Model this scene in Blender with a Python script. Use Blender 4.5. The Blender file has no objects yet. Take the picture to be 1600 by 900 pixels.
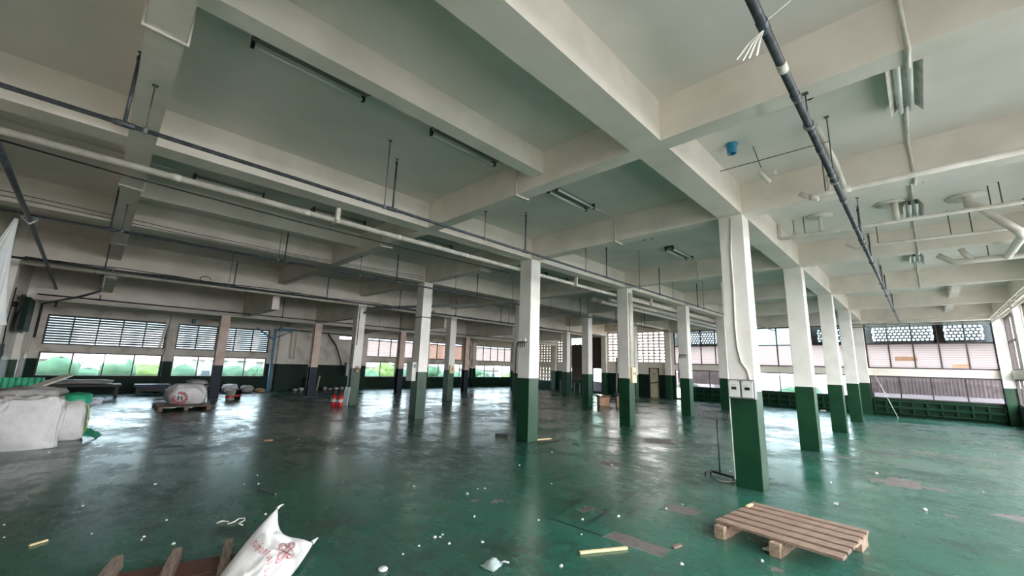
import bpy, math, random
from mathutils import Vector, Matrix, noise
random.seed(7)
sc = bpy.context.scene
COL = sc.collection
PI = math.pi

# ------------------------------------------------------------------ camera
cd = bpy.data.cameras.new('camera'); cam = bpy.data.objects.new('camera', cd); COL.objects.link(cam)
cd.sensor_width = 36.0; cd.lens = 638.5/1600*36; cd.clip_start = .05; cd.clip_end = 600
YAW, PIT, ROL = -.785126, .188265, .030789
fw = Vector((math.sin(YAW)*math.cos(PIT), math.cos(YAW)*math.cos(PIT), math.sin(PIT)))
rt = Vector((math.cos(YAW), -math.sin(YAW), 0)); up = rt.cross(fw)
r2 = rt*math.cos(ROL)+up*math.sin(ROL); u2 = up*math.cos(ROL)-rt*math.sin(ROL)
cam.matrix_world = Matrix(((r2.x, u2.x, -fw.x, 0), (r2.y, u2.y, -fw.y, 0), (r2.z, u2.z, -fw.z, 1.6), (0, 0, 0, 1)))
sc.camera = cam

# ------------------------------------------------------------------ sky and exposure
wd = bpy.data.worlds.new('sky'); sc.world = wd; wd.use_nodes = True
wn = wd.node_tree; wn.nodes.clear()
tc = wn.nodes.new('ShaderNodeTexCoord'); sx = wn.nodes.new('ShaderNodeSeparateXYZ'); rp = wn.nodes.new('ShaderNodeValToRGB')
bg = wn.nodes.new('ShaderNodeBackground'); wo = wn.nodes.new('ShaderNodeOutputWorld')
wn.links.new(tc.outputs['Generated'], sx.inputs[0]); wn.links.new(sx.outputs['Z'], rp.inputs[0])
rp.color_ramp.elements[0].color = (1, .955, .955, 1); rp.color_ramp.elements[1].color = (.80, .86, .95, 1)
wn.links.new(rp.outputs[0], bg.inputs[0]); wn.links.new(bg.outputs[0], wo.inputs[0])
bg.inputs[1].default_value = 3.0
vs = sc.view_settings
sc.display_settings.display_device = 'sRGB'
vs.view_transform = 'Standard'; vs.look = 'None'; vs.gamma = 1; vs.use_curve_mapping = False
vs.exposure = 2.9
cy = sc.cycles
cy.use_denoising = True; cy.max_bounces = 14; cy.diffuse_bounces = 9; cy.glossy_bounces = 4; cy.transparent_max_bounces = 16
cy.transmission_bounces = 8; cy.sample_clamp_indirect = 12; cy.caustics_reflective = False; cy.caustics_refractive = False

# ------------------------------------------------------------------ materials
def lin(c):
    f = lambda v: (v/255/12.92 if v <= 10.3 else ((v/255+.055)/1.055)**2.4)
    return (f(c[0]), f(c[1]), f(c[2]), 1)
M = {}
def mat(name, c, rough=.6, metal=0, c2=None, scale=5, lo=.4, hi=.65, bump=0, bscale=40, stretch=(1, 1, 1), spec=.5, world=False):
    m = bpy.data.materials.new(name); m.use_nodes = True; M[name] = m
    nt = m.node_tree; b = nt.nodes['Principled BSDF']
    b.inputs['Base Color'].default_value = lin(c); b.inputs['Roughness'].default_value = rough
    b.inputs['Metallic'].default_value = metal; b.inputs['Specular IOR Level'].default_value = spec
    if c2 or bump:
        t = nt.nodes.new('ShaderNodeTexCoord'); mp = nt.nodes.new('ShaderNodeMapping'); mp.inputs['Scale'].default_value = stretch
        if world:
            g = nt.nodes.new('ShaderNodeNewGeometry'); nt.links.new(g.outputs['Position'], mp.inputs[0])
        else: nt.links.new(t.outputs['Object'], mp.inputs[0])
    if c2:
        n = nt.nodes.new('ShaderNodeTexNoise'); n.inputs['Scale'].default_value = scale; n.inputs['Detail'].default_value = 6
        nt.links.new(mp.outputs[0], n.inputs[0])
        r = nt.nodes.new('ShaderNodeValToRGB'); r.color_ramp.elements[0].position = lo; r.color_ramp.elements[1].position = hi
        r.color_ramp.elements[0].color = lin(c); r.color_ramp.elements[1].color = lin(c2)
        nt.links.new(n.outputs['Fac'], r.inputs[0]); nt.links.new(r.outputs[0], b.inputs['Base Color'])
    if bump:
        n2 = nt.nodes.new('ShaderNodeTexNoise'); n2.inputs['Scale'].default_value = bscale; n2.inputs['Detail'].default_value = 4
        nt.links.new(mp.outputs[0], n2.inputs[0])
        bp = nt.nodes.new('ShaderNodeBump'); bp.inputs['Strength'].default_value = bump; bp.inputs['Distance'].default_value = .02
        nt.links.new(n2.outputs['Fac'], bp.inputs['Height']); nt.links.new(bp.outputs[0], b.inputs['Normal'])
    return m
mat('white_paint', (236, 227, 216), .55, c2=(214, 206, 194), scale=1.6, lo=.42, hi=.75, bump=.08, bscale=18, world=True)
mat('ceiling_paint', (228, 222, 215), .7, c2=(208, 206, 195), scale=.9, lo=.4, hi=.75, world=True)
mat('column_paint', (233, 229, 222), .5, c2=(216, 211, 203), scale=2.4, lo=.45, hi=.8, bump=.1, bscale=22, world=True)
mat('old_paint', (214, 206, 196), .6, c2=(160, 146, 132), scale=1.7, lo=.5, hi=.8, bump=.1, world=True)
mat('pink_paint', (214, 190, 176), .5, c2=(190, 165, 152), scale=3, world=True)
mat('green_dado', (20, 62, 38), .36, c2=(16, 52, 32), scale=3, bump=.06, bscale=25, spec=.35, world=True)
mat('dark_dado', (16, 44, 31), .5, c2=(12, 34, 24), scale=2, bump=.06, spec=.15, world=True)
mat('navy_foot', (24, 34, 50), .5, c2=(18, 26, 38), scale=4, spec=.25, world=True)
mat('dark_frame', (44, 34, 34), .5, c2=(62, 46, 42), scale=8)
mat('slat_metal', (40, 44, 50), .5)
mat('steel_dark', (62, 66, 72), .42, .3, c2=(86, 90, 96), scale=14)
mat('pipe_blue', (58, 62, 68), .4, .2, c2=(90, 94, 98), scale=9)
mat('rod_steel', (98, 96, 94), .5, .3)
mat('pvc', (226, 222, 212), .4, c2=(204, 198, 186), scale=5)
mat('grey_enamel', (120, 124, 124), .45)
mat('lamp_body', (222, 220, 212), .4, c2=(190, 186, 176), scale=9)
mat('lamp_dark', (58, 56, 54), .5); mat('lamp_grey', (132, 130, 122), .45)
mat('tube_glass', (236, 238, 234), .2)
mat('wood', (150, 124, 106), .75, c2=(104, 84, 72), scale=5, lo=.35, hi=.7, bump=.35, bscale=16, stretch=(2, 14, 14))
mat('wood_side', (172, 146, 124), .75, c2=(128, 102, 84), scale=6, bump=.3, stretch=(12, 2, 12))
mat('wood_red', (108, 66, 48), .7, c2=(70, 44, 36), scale=4, lo=.35, hi=.7, bump=.2, stretch=(10, 2, 10))
mat('wood_grey', (138, 120, 106), .8, c2=(100, 84, 72), scale=5, bump=.4, stretch=(2, 14, 14))
mat('wood_pale', (226, 202, 156), .6, c2=(206, 180, 132), scale=6, stretch=(2, 12, 12))
mat('woven', (222, 219, 219), .6, c2=(204, 200, 199), scale=4, bump=.85, bscale=7)
mat('woven_grey', (176, 174, 172), .7, c2=(150, 147, 145), scale=4, bump=.9, bscale=8)
mat('cloth_white', (226, 228, 228), .8, c2=(206, 208, 210), scale=3, bump=.1)
mat('green_sheet', (40, 150, 112), .5, c2=(60, 176, 138), scale=6)
mat('yellow_print', (176, 190, 96), .6)
mat('red_print', (176, 62, 74), .6)
mat('red_paint', (190, 28, 30), .3)
mat('black', (22, 22, 24), .5)
mat('navy', (36, 42, 88), .5, c2=(28, 32, 60), scale=6)
mat('card', (188, 150, 120), .8, c2=(168, 130, 102), scale=5)
mat('card_in', (140, 92, 62), .85)
mat('paper', (206, 206, 200), .8)
mat('meter_door', (204, 204, 198), .45)
mat('meter_case', (118, 118, 122), .4, .3)
mat('cream_box', (222, 208, 168), .5)
mat('blue_pipe', (44, 138, 170), .4)
mat('blue_steel', (50, 120, 150), .5, c2=(40, 96, 124), scale=6)
mat('brown_shutter', (74, 58, 48), .6, c2=(62, 48, 40), scale=3)
mat('cream_door', (206, 196, 168), .5, c2=(192, 180, 150), scale=4)
mat('teal_panel', (40, 104, 92), .4)
mat('lilac_panel', (190, 188, 206), .5)
mat('dark_grey', (70, 70, 74), .7)
mat('outside_wall', (150, 140, 134), .8, c2=(128, 118, 112), scale=4)
mat('neighbour_dark', (40, 34, 31), .9, spec=.1); mat('screen_wall', (214, 216, 220), .8)
mat('concrete', (196, 194, 190), .8)
mat('city_ground', (132, 128, 124), .9, c2=(112, 110, 106), scale=.08, lo=.35, hi=.7, world=True)
mat('grass_ground', (84, 100, 56), .9, c2=(104, 112, 70), scale=.3, world=True)
mat('leaf', (54, 80, 58), .8, c2=(74, 100, 68), scale=1.2, bump=.5, bscale=3)
mat('leaf_light', (84, 100, 44), .8, c2=(104, 118, 58), scale=1.2)
mat('bark', (90, 74, 60), .9)
mat('house_white', (150, 144, 138), .8); mat('roof_red', (132, 98, 84), .8, c2=(112, 84, 74), scale=1)
mat('house_dark', (70, 76, 84), .4)
mat('dirt_brown', (66, 56, 46), .8)
mat('plastic_film', (150, 164, 160), .2)

def pane_mat(name, transp, tint, trans_col=None, gloss=.06, lines=0):
    """glass: transparent with a weak reflection; frosted glass adds a translucent share"""
    m = bpy.data.materials.new(name); m.use_nodes = True; M[name] = m
    nt = m.node_tree; nt.nodes.clear(); o = nt.nodes.new('ShaderNodeOutputMaterial')
    t = nt.nodes.new('ShaderNodeBsdfTransparent'); t.inputs[0].default_value = (*tint, 1)
    g = nt.nodes.new('ShaderNodeBsdfGlossy'); g.inputs['Roughness'].default_value = .05
    last = t.outputs[0]
    if trans_col:
        l = nt.nodes.new('ShaderNodeBsdfTranslucent'); l.inputs[0].default_value = (*trans_col, 1)
        mx = nt.nodes.new('ShaderNodeMixShader'); mx.inputs[0].default_value = 1-transp
        nt.links.new(last, mx.inputs[1]); nt.links.new(l.outputs[0], mx.inputs[2]); last = mx.outputs[0]
        if lines:
            gm = nt.nodes.new('ShaderNodeNewGeometry'); s = nt.nodes.new('ShaderNodeSeparateXYZ'); nt.links.new(gm.outputs['Position'], s.inputs[0])
            w = nt.nodes.new('ShaderNodeMath'); w.operation = 'MULTIPLY'; w.inputs[1].default_value = lines; nt.links.new(s.outputs['Z'], w.inputs[0])
            fr = nt.nodes.new('ShaderNodeMath'); fr.operation = 'FRACT'; nt.links.new(w.outputs[0], fr.inputs[0])
            cr = nt.nodes.new('ShaderNodeValToRGB'); cr.color_ramp.elements[0].position = .0; cr.color_ramp.elements[1].position = .3
            c = trans_col; cr.color_ramp.elements[0].color = (c[0]*.5, c[1]*.48, c[2]*.48, 1); cr.color_ramp.elements[1].color = (*c, 1)
            nt.links.new(fr.outputs[0], cr.inputs[0]); nt.links.new(cr.outputs[0], l.inputs[0])
    mg = nt.nodes.new('ShaderNodeMixShader'); mg.inputs[0].default_value = gloss
    nt.links.new(last, mg.inputs[1]); nt.links.new(g.outputs[0], mg.inputs[2]); nt.links.new(mg.outputs[0], o.inputs[0])
    return m
pane_mat('glass', 1, (.95, .975, .98))
pane_mat('tinted_glass', 1, (.57, .66, .69))
pane_mat('louvre_sky_dimmer', 1, (.25, .29, .305))  # the louvres are open; pane added behind the blades to dim the sky
pane_mat('sky_dimming_glass', 1, (.35, .40, .42))  # tint added to hold back the sky so the block screen reads
pane_mat('strong_dimming_glass', 1, (.225, .265, .275))  # darker tint added to hold down the clear sky in the far upper row
pane_mat('glass_dim', 1, (.42, .42, .45))
pane_mat('louvre_glass', .15, (.45, .43, .43), (.30, .285, .285), lines=11)
pane_mat('louvre_pink', .15, (.34, .28, .25), (.27, .22, .2), lines=11)
pane_mat('block_glass', .4, (.8, .95, .9), (.7, .85, .8))

def floor_mat():
    m = bpy.data.materials.new('floor_epoxy'); m.use_nodes = True; M['floor_epoxy'] = m
    nt = m.node_tree; N = nt.nodes; L = nt.links; b = N['Principled BSDF']
    geo = N.new('ShaderNodeNewGeometry')
    def noi(scale, detail=5, st=(1, 1, 1), rough=.55):
        mp = N.new('ShaderNodeMapping'); mp.inputs['Scale'].default_value = st; L.new(geo.outputs['Position'], mp.inputs[0])
        n = N.new('ShaderNodeTexNoise'); n.inputs['Scale'].default_value = scale; n.inputs['Detail'].default_value = detail
        n.inputs['Roughness'].default_value = rough; L.new(mp.outputs[0], n.inputs[0]); return n.outputs['Fac']
    def ramp(v, a, bb, c0=(0, 0, 0, 1), c1=(1, 1, 1, 1)):
        r = N.new('ShaderNodeValToRGB'); r.color_ramp.elements[0].position = a; r.color_ramp.elements[1].position = bb
        r.color_ramp.elements[0].color = c0; r.color_ramp.elements[1].color = c1; L.new(v, r.inputs[0]); return r.outputs[0]
    def math_(op, a, c=None):
        n = N.new('ShaderNodeMath'); n.operation = op
        for i, v in enumerate((a, c)):
            if v is None: continue
            if isinstance(v, (int, float)): n.inputs[i].default_value = v
            else: L.new(v, n.inputs[i])
        return n.outputs[0]
    def mix(f, a, c, mode='MIX'):
        n = N.new('ShaderNodeMix'); n.data_type = 'RGBA'; n.blend_type = mode
        if isinstance(f, (int, float)): n.inputs[0].default_value = f
        else: L.new(f, n.inputs[0])
        for i, v in ((6, a), (7, c)):
            if isinstance(v, tuple): n.inputs[i].default_value = v
            else: L.new(v, n.inputs[i])
        return n.outputs[2]
    col = ramp(noi(.55, 4), .35, .7, lin((34, 86, 70)), lin((48, 100, 84)))
    sp = N.new('ShaderNodeSeparateXYZ'); L.new(geo.outputs['Position'], sp.inputs[0])
    # ground-in grime: broad clouds, finer scuffs and streaks along the traffic lanes
    lane = ramp(sp.outputs['X'], 0, 1)
    grime = math_('MULTIPLY', ramp(noi(.38, 6, rough=.68), .42, .60), ramp(noi(2.6, 7, (1, 1.5, 1), rough=.78), .36, .60))
    col = mix(math_('MULTIPLY', grime, .85), col, lin((46, 50, 46)))
    scuff = math_('MULTIPLY', ramp(noi(1.6, 6, (.5, 2.4, 1), .7), .54, .74), ramp(noi(.5, 3), .40, .62))
    col = mix(math_('MULTIPLY', scuff, .75), col, lin((40, 44, 42)))
    left_ = N.new('ShaderNodeMapRange'); L.new(sp.outputs['X'], left_.inputs[0]); left_.inputs[1].default_value = -5; left_.inputs[2].default_value = -12
    soot = math_('MULTIPLY', left_.outputs[0], ramp(noi(.7, 6, (1, 1.8, 1), .7), .25, .6))
    col = mix(math_('MULTIPLY', soot, .7), col, lin((44, 52, 54)))
    specks = ramp(noi(34, 2), .70, .74)
    col = mix(math_('MULTIPLY', specks, .5), col, lin((120, 140, 128)))
    # worn patches where the paint is gone (centre, half size, angle): stay where they are whatever the light
    wob = N.new('ShaderNodeTexNoise'); wob.inputs['Scale'].default_value = 9; wob.inputs['Detail'].default_value = 4; L.new(geo.outputs['Position'], wob.inputs[0])
    sub = N.new('ShaderNodeVectorMath'); sub.operation = 'SUBTRACT'; sub.inputs[1].default_value = (.5, .5, .5); L.new(wob.outputs['Color'], sub.inputs[0])
    def rect(cx, cy, hx, hy, ang=0, w=.06, soft=.012):
        scl = N.new('ShaderNodeVectorMath'); scl.operation = 'SCALE'; scl.inputs[3].default_value = w*2; L.new(sub.outputs[0], scl.inputs[0])
        ad = N.new('ShaderNodeVectorMath'); ad.operation = 'ADD'; L.new(geo.outputs['Position'], ad.inputs[0]); L.new(scl.outputs[0], ad.inputs[1])
        mp = N.new('ShaderNodeMapping'); mp.vector_type = 'TEXTURE'; mp.inputs['Location'].default_value = (cx, cy, 0)
        mp.inputs['Rotation'].default_value = (0, 0, ang); mp.inputs['Scale'].default_value = (hx, hy, 1); L.new(ad.outputs[0], mp.inputs[0])
        s = N.new('ShaderNodeSeparateXYZ'); L.new(mp.outputs[0], s.inputs[0])
        a = math_('MAXIMUM', math_('ABSOLUTE', s.outputs[0]), math_('ABSOLUTE', s.outputs[1]))
        return ramp(a, max(0, 1-soft/min(hx, hy)), 1+1e-3, (1, 1, 1, 1), (0, 0, 0, 1))
    def union(lst):
        o = lst[0]
        for v in lst[1:]: o = math_('MAXIMUM', o, v)
        return o
    worn = union([rect(-2.10, 3.86, .30, .115, .0, .03), rect(-2.21, 5.15, .20, .14, .1, .07), rect(-4.52, 9.45, .32, .34, .5, .22),
                  rect(-.42, 9.12, .20, .36, .0, .06), rect(-.63, 9.05, .18, .14, .0, .1), rect(-.08, 9.05, .17, .09, 0, .05), rect(.06, 7.5, .07, .06, 0, .08),
                  rect(.25, 13.15, .85, .09, -.05, .12), rect(.62, 8.0, .2, .12, -.3, .12), rect(-1.04, 4.27, .05, .04, 0, .06),
                  rect(-3.82, 3.66, .04, .09, .3, .1), rect(-4.0, 3.48, .035, .07, 0, .1), rect(-2.95, 4.28, .07, .12, 0, .14),
                  rect(-4.0, 6.55, .16, .22, 0, .2), rect(-9.42, 2.72, .12, .16, 0, .1), rect(-1.3, 10.9, .25, .08, 0, .1), rect(-.9, 12.0, .5, .07, .1, .12)])
    wcol = ramp(noi(14, 5), .35, .7, lin((88, 80, 76)), lin((118, 110, 106)))
    col = mix(worn, col, wcol)
    # cracks and old marking lines
    lines = union([rect(-3.3, 4.34, .52, .022, .30, .012), rect(-2.77, 4.45, .022, .82, .17, .012), rect(-2.62, 4.95, .022, .75, .17, .012), rect(-2.86, 4.75, .5, .022, .25, .012),
                   rect(-2.75, 3.74, .5, .024, .05, .014), rect(-3.15, 4.3, .022, .55, .2, .014), rect(-2.6, 5.35, .55, .022, .25, .012), rect(.02, 5.9, .26, .02, -.25, .08), rect(-3.6, 4.75, .4, .024, .3, .016)])
    dirt = math_('MULTIPLY', rect(-3.0, 4.55, .75, .95, .2, .5, .5), ramp(noi(6, 6, rough=.75), .42, .60))
    dirt2 = math_('MULTIPLY', rect(-2.75, 2.9, .55, .5, .2, .4, .4), ramp(noi(7, 6, rough=.75), .40, .58))
    col = mix(math_('MULTIPLY', union([dirt, dirt2]), .85), col, lin((38, 42, 38)))
    col = mix(math_('MULTIPLY', lines, .85), col, lin((18, 36, 30)))
    L.new(col, b.inputs['Base Color'])
    rg = N.new('ShaderNodeMapRange'); L.new(noi(.9, 6, rough=.7), rg.inputs[0]); rg.inputs[1].default_value = .3; rg.inputs[2].default_value = .7
    rg.inputs[3].default_value = .12; rg.inputs[4].default_value = .30
    r2 = math_('ADD', rg.outputs[0], math_('MULTIPLY', math_('ADD', worn, math_('MULTIPLY', grime, .8)), .32))
    L.new(r2, b.inputs['Roughness']); b.inputs['Specular IOR Level'].default_value = .55
    bp = N.new('ShaderNodeBump'); bp.inputs['Strength'].default_value = .22; bp.inputs['Distance'].default_value = .008
    L.new(noi(7, 7, (.7, 1.5, 1), .68), bp.inputs['Height'])
    bp2 = N.new('ShaderNodeBump'); bp2.inputs['Strength'].default_value = .5; bp2.inputs['Distance'].default_value = .004; bp2.invert = True
    L.new(worn, bp2.inputs['Height']); L.new(bp.outputs[0], bp2.inputs['Normal']); L.new(bp2.outputs[0], b.inputs['Normal'])
floor_mat()

# ------------------------------------------------------------------ mesh helpers
LOC = {}
class MB:
    def __init__(s): s.v = []; s.f = []; s.m = []; s.sm = []
    def add(s, vs_, fs, m=0, smooth=False):
        o = len(s.v); s.v += [tuple(p) for p in vs_]
        for f in fs: s.f.append([o+i for i in f]); s.m.append(m); s.sm.append(smooth)
        return s
    def box(s, x0, x1, y0, y1, z0, z1, m=0):
        x0, x1 = sorted((x0, x1)); y0, y1 = sorted((y0, y1)); z0, z1 = sorted((z0, z1))
        return s.add([(x, y, z) for z in (z0, z1) for y in (y0, y1) for x in (x0, x1)],
                     [(0, 2, 3, 1), (4, 5, 7, 6), (0, 1, 5, 4), (2, 6, 7, 3), (0, 4, 6, 2), (1, 3, 7, 5)], m)
    def bar(s, p0, p1, w, h, m=0, upv=(0, 0, 1)):
        p0 = Vector(p0); p1 = Vector(p1); d = (p1-p0).normalized(); a = d.cross(Vector(upv))
        if a.length < 1e-4: a = d.cross(Vector((1, 0, 0)))
        a.normalize(); b = a.cross(d)
        vs_ = [p+a*sx_*w/2+b*sy_*h/2 for p in (p0, p1) for sx_, sy_ in ((-1, -1), (1, -1), (1, 1), (-1, 1))]
        return s.add(vs_, [(3, 2, 1, 0), (4, 5, 6, 7), (0, 1, 5, 4), (1, 2, 6, 5), (2, 3, 7, 6), (3, 0, 4, 7)], m)
    def tube(s, pts, r, n=8, m=0, smooth=True):
        pts = [Vector(p) for p in pts]; k = len(pts); rs = r if isinstance(r, (list, tuple)) else [r]*k
        vs_ = []; a = None
        for i, p in enumerate(pts):
            d = ((pts[min(i+1, k-1)]-p).normalized()+(p-pts[max(i-1, 0)]).normalized()).normalized()
            if a is None: a = d.orthogonal().normalized()
            a = (a-d*a.dot(d)).normalized(); b = d.cross(a)
            vs_ += [p+(a*math.cos(2*PI*j/n)+b*math.sin(2*PI*j/n))*rs[i] for j in range(n)]
        fs = [(i*n+j, i*n+(j+1) % n, (i+1)*n+(j+1) % n, (i+1)*n+j) for i in range(k-1) for j in range(n)]
        s.add(vs_, fs, m, smooth); o = len(s.v)-k*n
        s.f.append([o+j for j in range(n)][::-1]); s.m.append(m); s.sm.append(False)
        s.f.append([o+(k-1)*n+j for j in range(n)]); s.m.append(m); s.sm.append(False)
        return s
    def lathe(s, prof, c, n=16, m=0, smooth=True):
        c = Vector(c); vs_ = [c+Vector((r*math.cos(2*PI*j/n), r*math.sin(2*PI*j/n), z)) for r, z in prof for j in range(n)]
        k = len(prof)
        s.add(vs_, [(i*n+j, i*n+(j+1) % n, (i+1)*n+(j+1) % n, (i+1)*n+j) for i in range(k-1) for j in range(n)], m, smooth)
        return s
    def grid(s, fn, nu, nv, m=0, smooth=True, wrap=False):
        vs_ = [fn(i/nu, j/nv) for i in range(nu if wrap else nu+1) for j in range(nv+1)]
        W_ = nv+1; K = nu if wrap else nu+1
        s.add(vs_, [(i*W_+j, ((i+1) % K)*W_+j, ((i+1) % K)*W_+j+1, i*W_+j+1) for i in range(nu) for j in range(nv)], m, smooth)
        return s
    def poly(s, pts, z0, z1, m=0):
        n = len(pts); s.add([(x, y, z0) for x, y in pts]+[(x, y, z1) for x, y in pts],
                            [tuple(range(n))[::-1], tuple(range(n, 2*n))]+[(i, (i+1) % n, n+(i+1) % n, n+i) for i in range(n)], m)
        return s
    def build(s, name, mats, parent=None, label=None, cat=None, group=None, kind=None, bevel=0, at=None):
        mats = mats if isinstance(mats, (list, tuple)) else [mats]
        lo = [min(p[i] for p in s.v) for i in range(3)]; hi = [max(p[i] for p in s.v) for i in range(3)]
        org = Vector(at) if at else Vector(((lo[0]+hi[0])/2, (lo[1]+hi[1])/2, lo[2]))
        me = bpy.data.meshes.new(name); me.from_pydata([Vector(p)-org for p in s.v], [], s.f)
        for m in mats: me.materials.append(M[m])
        me.polygons.foreach_set('material_index', s.m); me.polygons.foreach_set('use_smooth', s.sm); me.update()
        o = bpy.data.objects.new(name, me); COL.objects.link(o); LOC[o.name] = org.copy()
        if parent: o.parent = parent; o.location = org-LOC[parent.name]
        else: o.location = org
        if bevel:
            bm_ = o.modifiers.new('edge', 'BEVEL'); bm_.width = bevel; bm_.segments = 2; bm_.limit_method = 'ANGLE'
        tag(o, label, cat, group, kind)
        return o
def tag(o, label=None, cat=None, group=None, kind=None):
    for k, v in (('label', label), ('category', cat), ('group', group), ('kind', kind)):
        if v: o[k] = v
    return o
def thing(name, label, cat, loc, group=None, rot=None, kind=None):
    o = bpy.data.objects.new(name, None); COL.objects.link(o); o.location = loc; o.empty_display_size = .1
    LOC[o.name] = Vector(loc)
    if rot is not None: o.rotation_euler = rot if isinstance(rot, tuple) else (0, 0, rot); LOC[o.name] = Vector((0, 0, 0))
    return tag(o, label, cat, group, kind)
def inst(me_obj, loc, parent):
    """another piece that shares the mesh of an earlier one (same parent frame)"""
    c = me_obj.copy(); COL.objects.link(c); c.parent = parent
    c.location = Vector(loc)-LOC[parent.name]; LOC[c.name] = Vector(loc); return c
def dup(root, loc, label=None, group=None, rotz=None):
    r = root.copy(); COL.objects.link(r); r.location = loc
    if rotz is not None: r.rotation_euler = (0, 0, rotz)
    if label: r['label'] = label
    if group: r['group'] = group
    for ch in root.children:
        c = ch.copy(); COL.objects.link(c); c.parent = r
        for g in ch.children:
            d = g.copy(); COL.objects.link(d); d.parent = c
    return r

# ------------------------------------------------------------------ setting: floor, ceiling, walls
XL, XR, YN, YE, ZC, ZB, ZD = -23.6, 2.3, -1.7, 24.1, 4.52, 4.04, 1.34
P, Q, R, S, T = -1.925, -6.33, -10.73, -15.1, -19.38
YC = [6.93, 11.28, 15.66, 19.86]
MB().box(XL-.2, XR+.2, YN-.2, YE+.2, -.25, 0).build('floor', 'floor_epoxy', kind='structure')
ceiling = MB().box(XL-.2, XR+.2, YN-.2, YE+.2, ZC, ZC+.2).build('ceiling', 'ceiling_paint', kind='structure')
def beam(x0, x1, y0, y1, z, m='white_paint'): return MB().box(x0, x1, y0, y1, z, ZC).build('beam', m, ceiling)
for x, w, z in ((P, .35, ZB), (Q, .32, ZB), (R, .34, ZB), (S, .34, 3.74), (T, .35, 3.18)): beam(x-w/2, x+w/2, YN, YE, z)
beam(XR-.18, XR, YN, YE, 3.98); beam(XL, XL+.2, YN, YE, 3.35)
xs = [XL+.2, T, S, R, Q, P, XR-.18]; hw = [0, .175, .17, .17, .16, .175, 0]
for y, w in ((.015, .24), (4.06, .22), (6.90, .24), (11.12, .24), (15.55, .24), (19.76, .24), (23.98, .24)):
    for i in range(6):
        z = 3.22 if i <= 1 and y > 1 else (3.6 if i == 1 else ZB)
        beam(xs[i]+hw[i], xs[i+1]-hw[i+1], y-w/2, y+w/2, z if y < 23 else max(z, 3.96))
# lighter secondary beams of the first bay and one by the right windows
for x in (-3.51, -9.1, -11.9): beam(x-.1, x+.1, .135, 3.95, 4.2)
beam(.85, 1.05, 15.67, 19.64, 4.25); beam(.85, 1.05, 19.88, 23.86, 4.25)

def to3(side, s_, z, d):
    return {'left': (XL-d, s_, z), 'far': (s_, YE+d, z), 'right': (XR+d, s_, z), 'near': (s_, YN-d, z)}[side]
def sbox(mb, side, s0, s1, z0, z1, d0, d1, m=0):
    a = to3(side, s0, z0, d0); b = to3(side, s1, z1, d1); return mb.box(a[0], b[0], a[1], b[1], a[2], b[2], m)
def wall(side, s0, s1, openings, mats, top=ZC):
    ss = sorted({s0, s1, *[v for o in openings for v in o[:2]]}); zs = sorted({0, ZD, top, *[v for o in openings for v in o[2:4]]})
    mb = MB()
    for a, b in zip(zs, zs[1:]):
        run = None
        for c, d in zip(ss, ss[1:]):
            hole = any(o[0] <= c+1e-6 and d <= o[1]+1e-6 and o[2] <= a+1e-6 and b <= o[3]+1e-6 for o in openings)
            if not hole: run = (run[0], d) if run else (c, d)
            if (hole or d == ss[-1]) and run: sbox(mb, side, run[0], run[1], a, b, 0, .18, 1 if b <= ZD+1e-6 else 0); run = None
    return mb.build('wall_'+side, mats, kind='structure')
def pilaster(w_, side, s_, hw_, dep, m=('column_paint', 'green_dado'), top=ZC, dado=ZD):
    mb = MB(); sbox(mb, side, s_-hw_, s_+hw_, 0, dado, -dep, 0, 1); sbox(mb, side, s_-hw_, s_+hw_, dado, top, -dep, 0, 0)
    mb.build('pilaster', list(m), w_)

# openings: (s0, s1, z0, z1)
L_LO, L_HI = (.68, 1.6), (1.88, 3.02)
L_BANKS = [(-1.45, 2.14), (2.5, 6.2), (11.47, 15.47), (15.85, 19.5), (20.05, 23.82)]
F_LO, F_HI = (.72, 1.67), (1.98, 3.92)
F_BANKS = [(-1.74, 2.06), (-6.14, -2.12), (-10.4, -6.55)]
R_BANKS = [(-1.2, 2.2), (2.55, 6.72), (7.1, 11.05), (11.45, 15.45), (15.83, 19.63), (20.05, 23.85)]
N_BANKS = []
lw = wall('left', YN-.2, YE+.2, [(a, b, *z) for a, b in L_BANKS for z in (L_LO, L_HI)]+[(9.75, 10.55, 2.78, 3.02)], ['old_paint', 'dark_dado'])
fwall = wall('far', XL, XR, [(a, b, *z) for a, b in F_BANKS for z in (F_LO, F_HI)]
             + [(-14.85, -10.95, 2.06, 3.94), (-11.97, -11.37, 0, 1.72), (-10.4, -9.78, .04, .72), (-17.86, -15.32, .04, 3.7), (-19.1, -18.15, 1.96, 3.7),
                (-23.2, -19.7, 1.96, 3.3), (-23.2, -19.7, .6, 1.62)], ['white_paint', 'dark_dado'])
rw = wall('right', YN-.2, YE, [(a, b, *z) for a, b in R_BANKS for z in (F_LO, F_HI)], ['white_paint', 'dark_dado'])
nw = wall('near', XL, XR, [(a, b, *z) for a, b in N_BANKS for z in (F_LO, F_HI)], ['white_paint', 'dark_dado'])
for s_ in (2.32, 6.78, 11.28, 15.66, 19.78, 23.98): pilaster(lw, 'left', s_, .15, .16, ('old_paint', 'dark_dado'), 3.35)
for s_ in (Q, R, S, T): pilaster(fwall, 'far', s_, .18, .16)
pilaster(fwall, 'far', P, .175, .2)
for s_ in (2.38, 6.9, 11.25, 15.64, 19.84): pilaster(rw, 'right', s_, .17, .16)
pilaster(rw, 'right', 24.0, .12, .26)
for s_ in (P, Q, R, S, T): pilaster(nw, 'near', s_, .18, .14)
for x0, x1 in ((-23.4, -19.6), (-19.2, -15.3)):    # reed-thin baseboards of the far walls
    MB().box(x0, x1, YE-.025, YE, 0, .1).build('baseboard_far', 'dark_dado', kind='structure')

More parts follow.
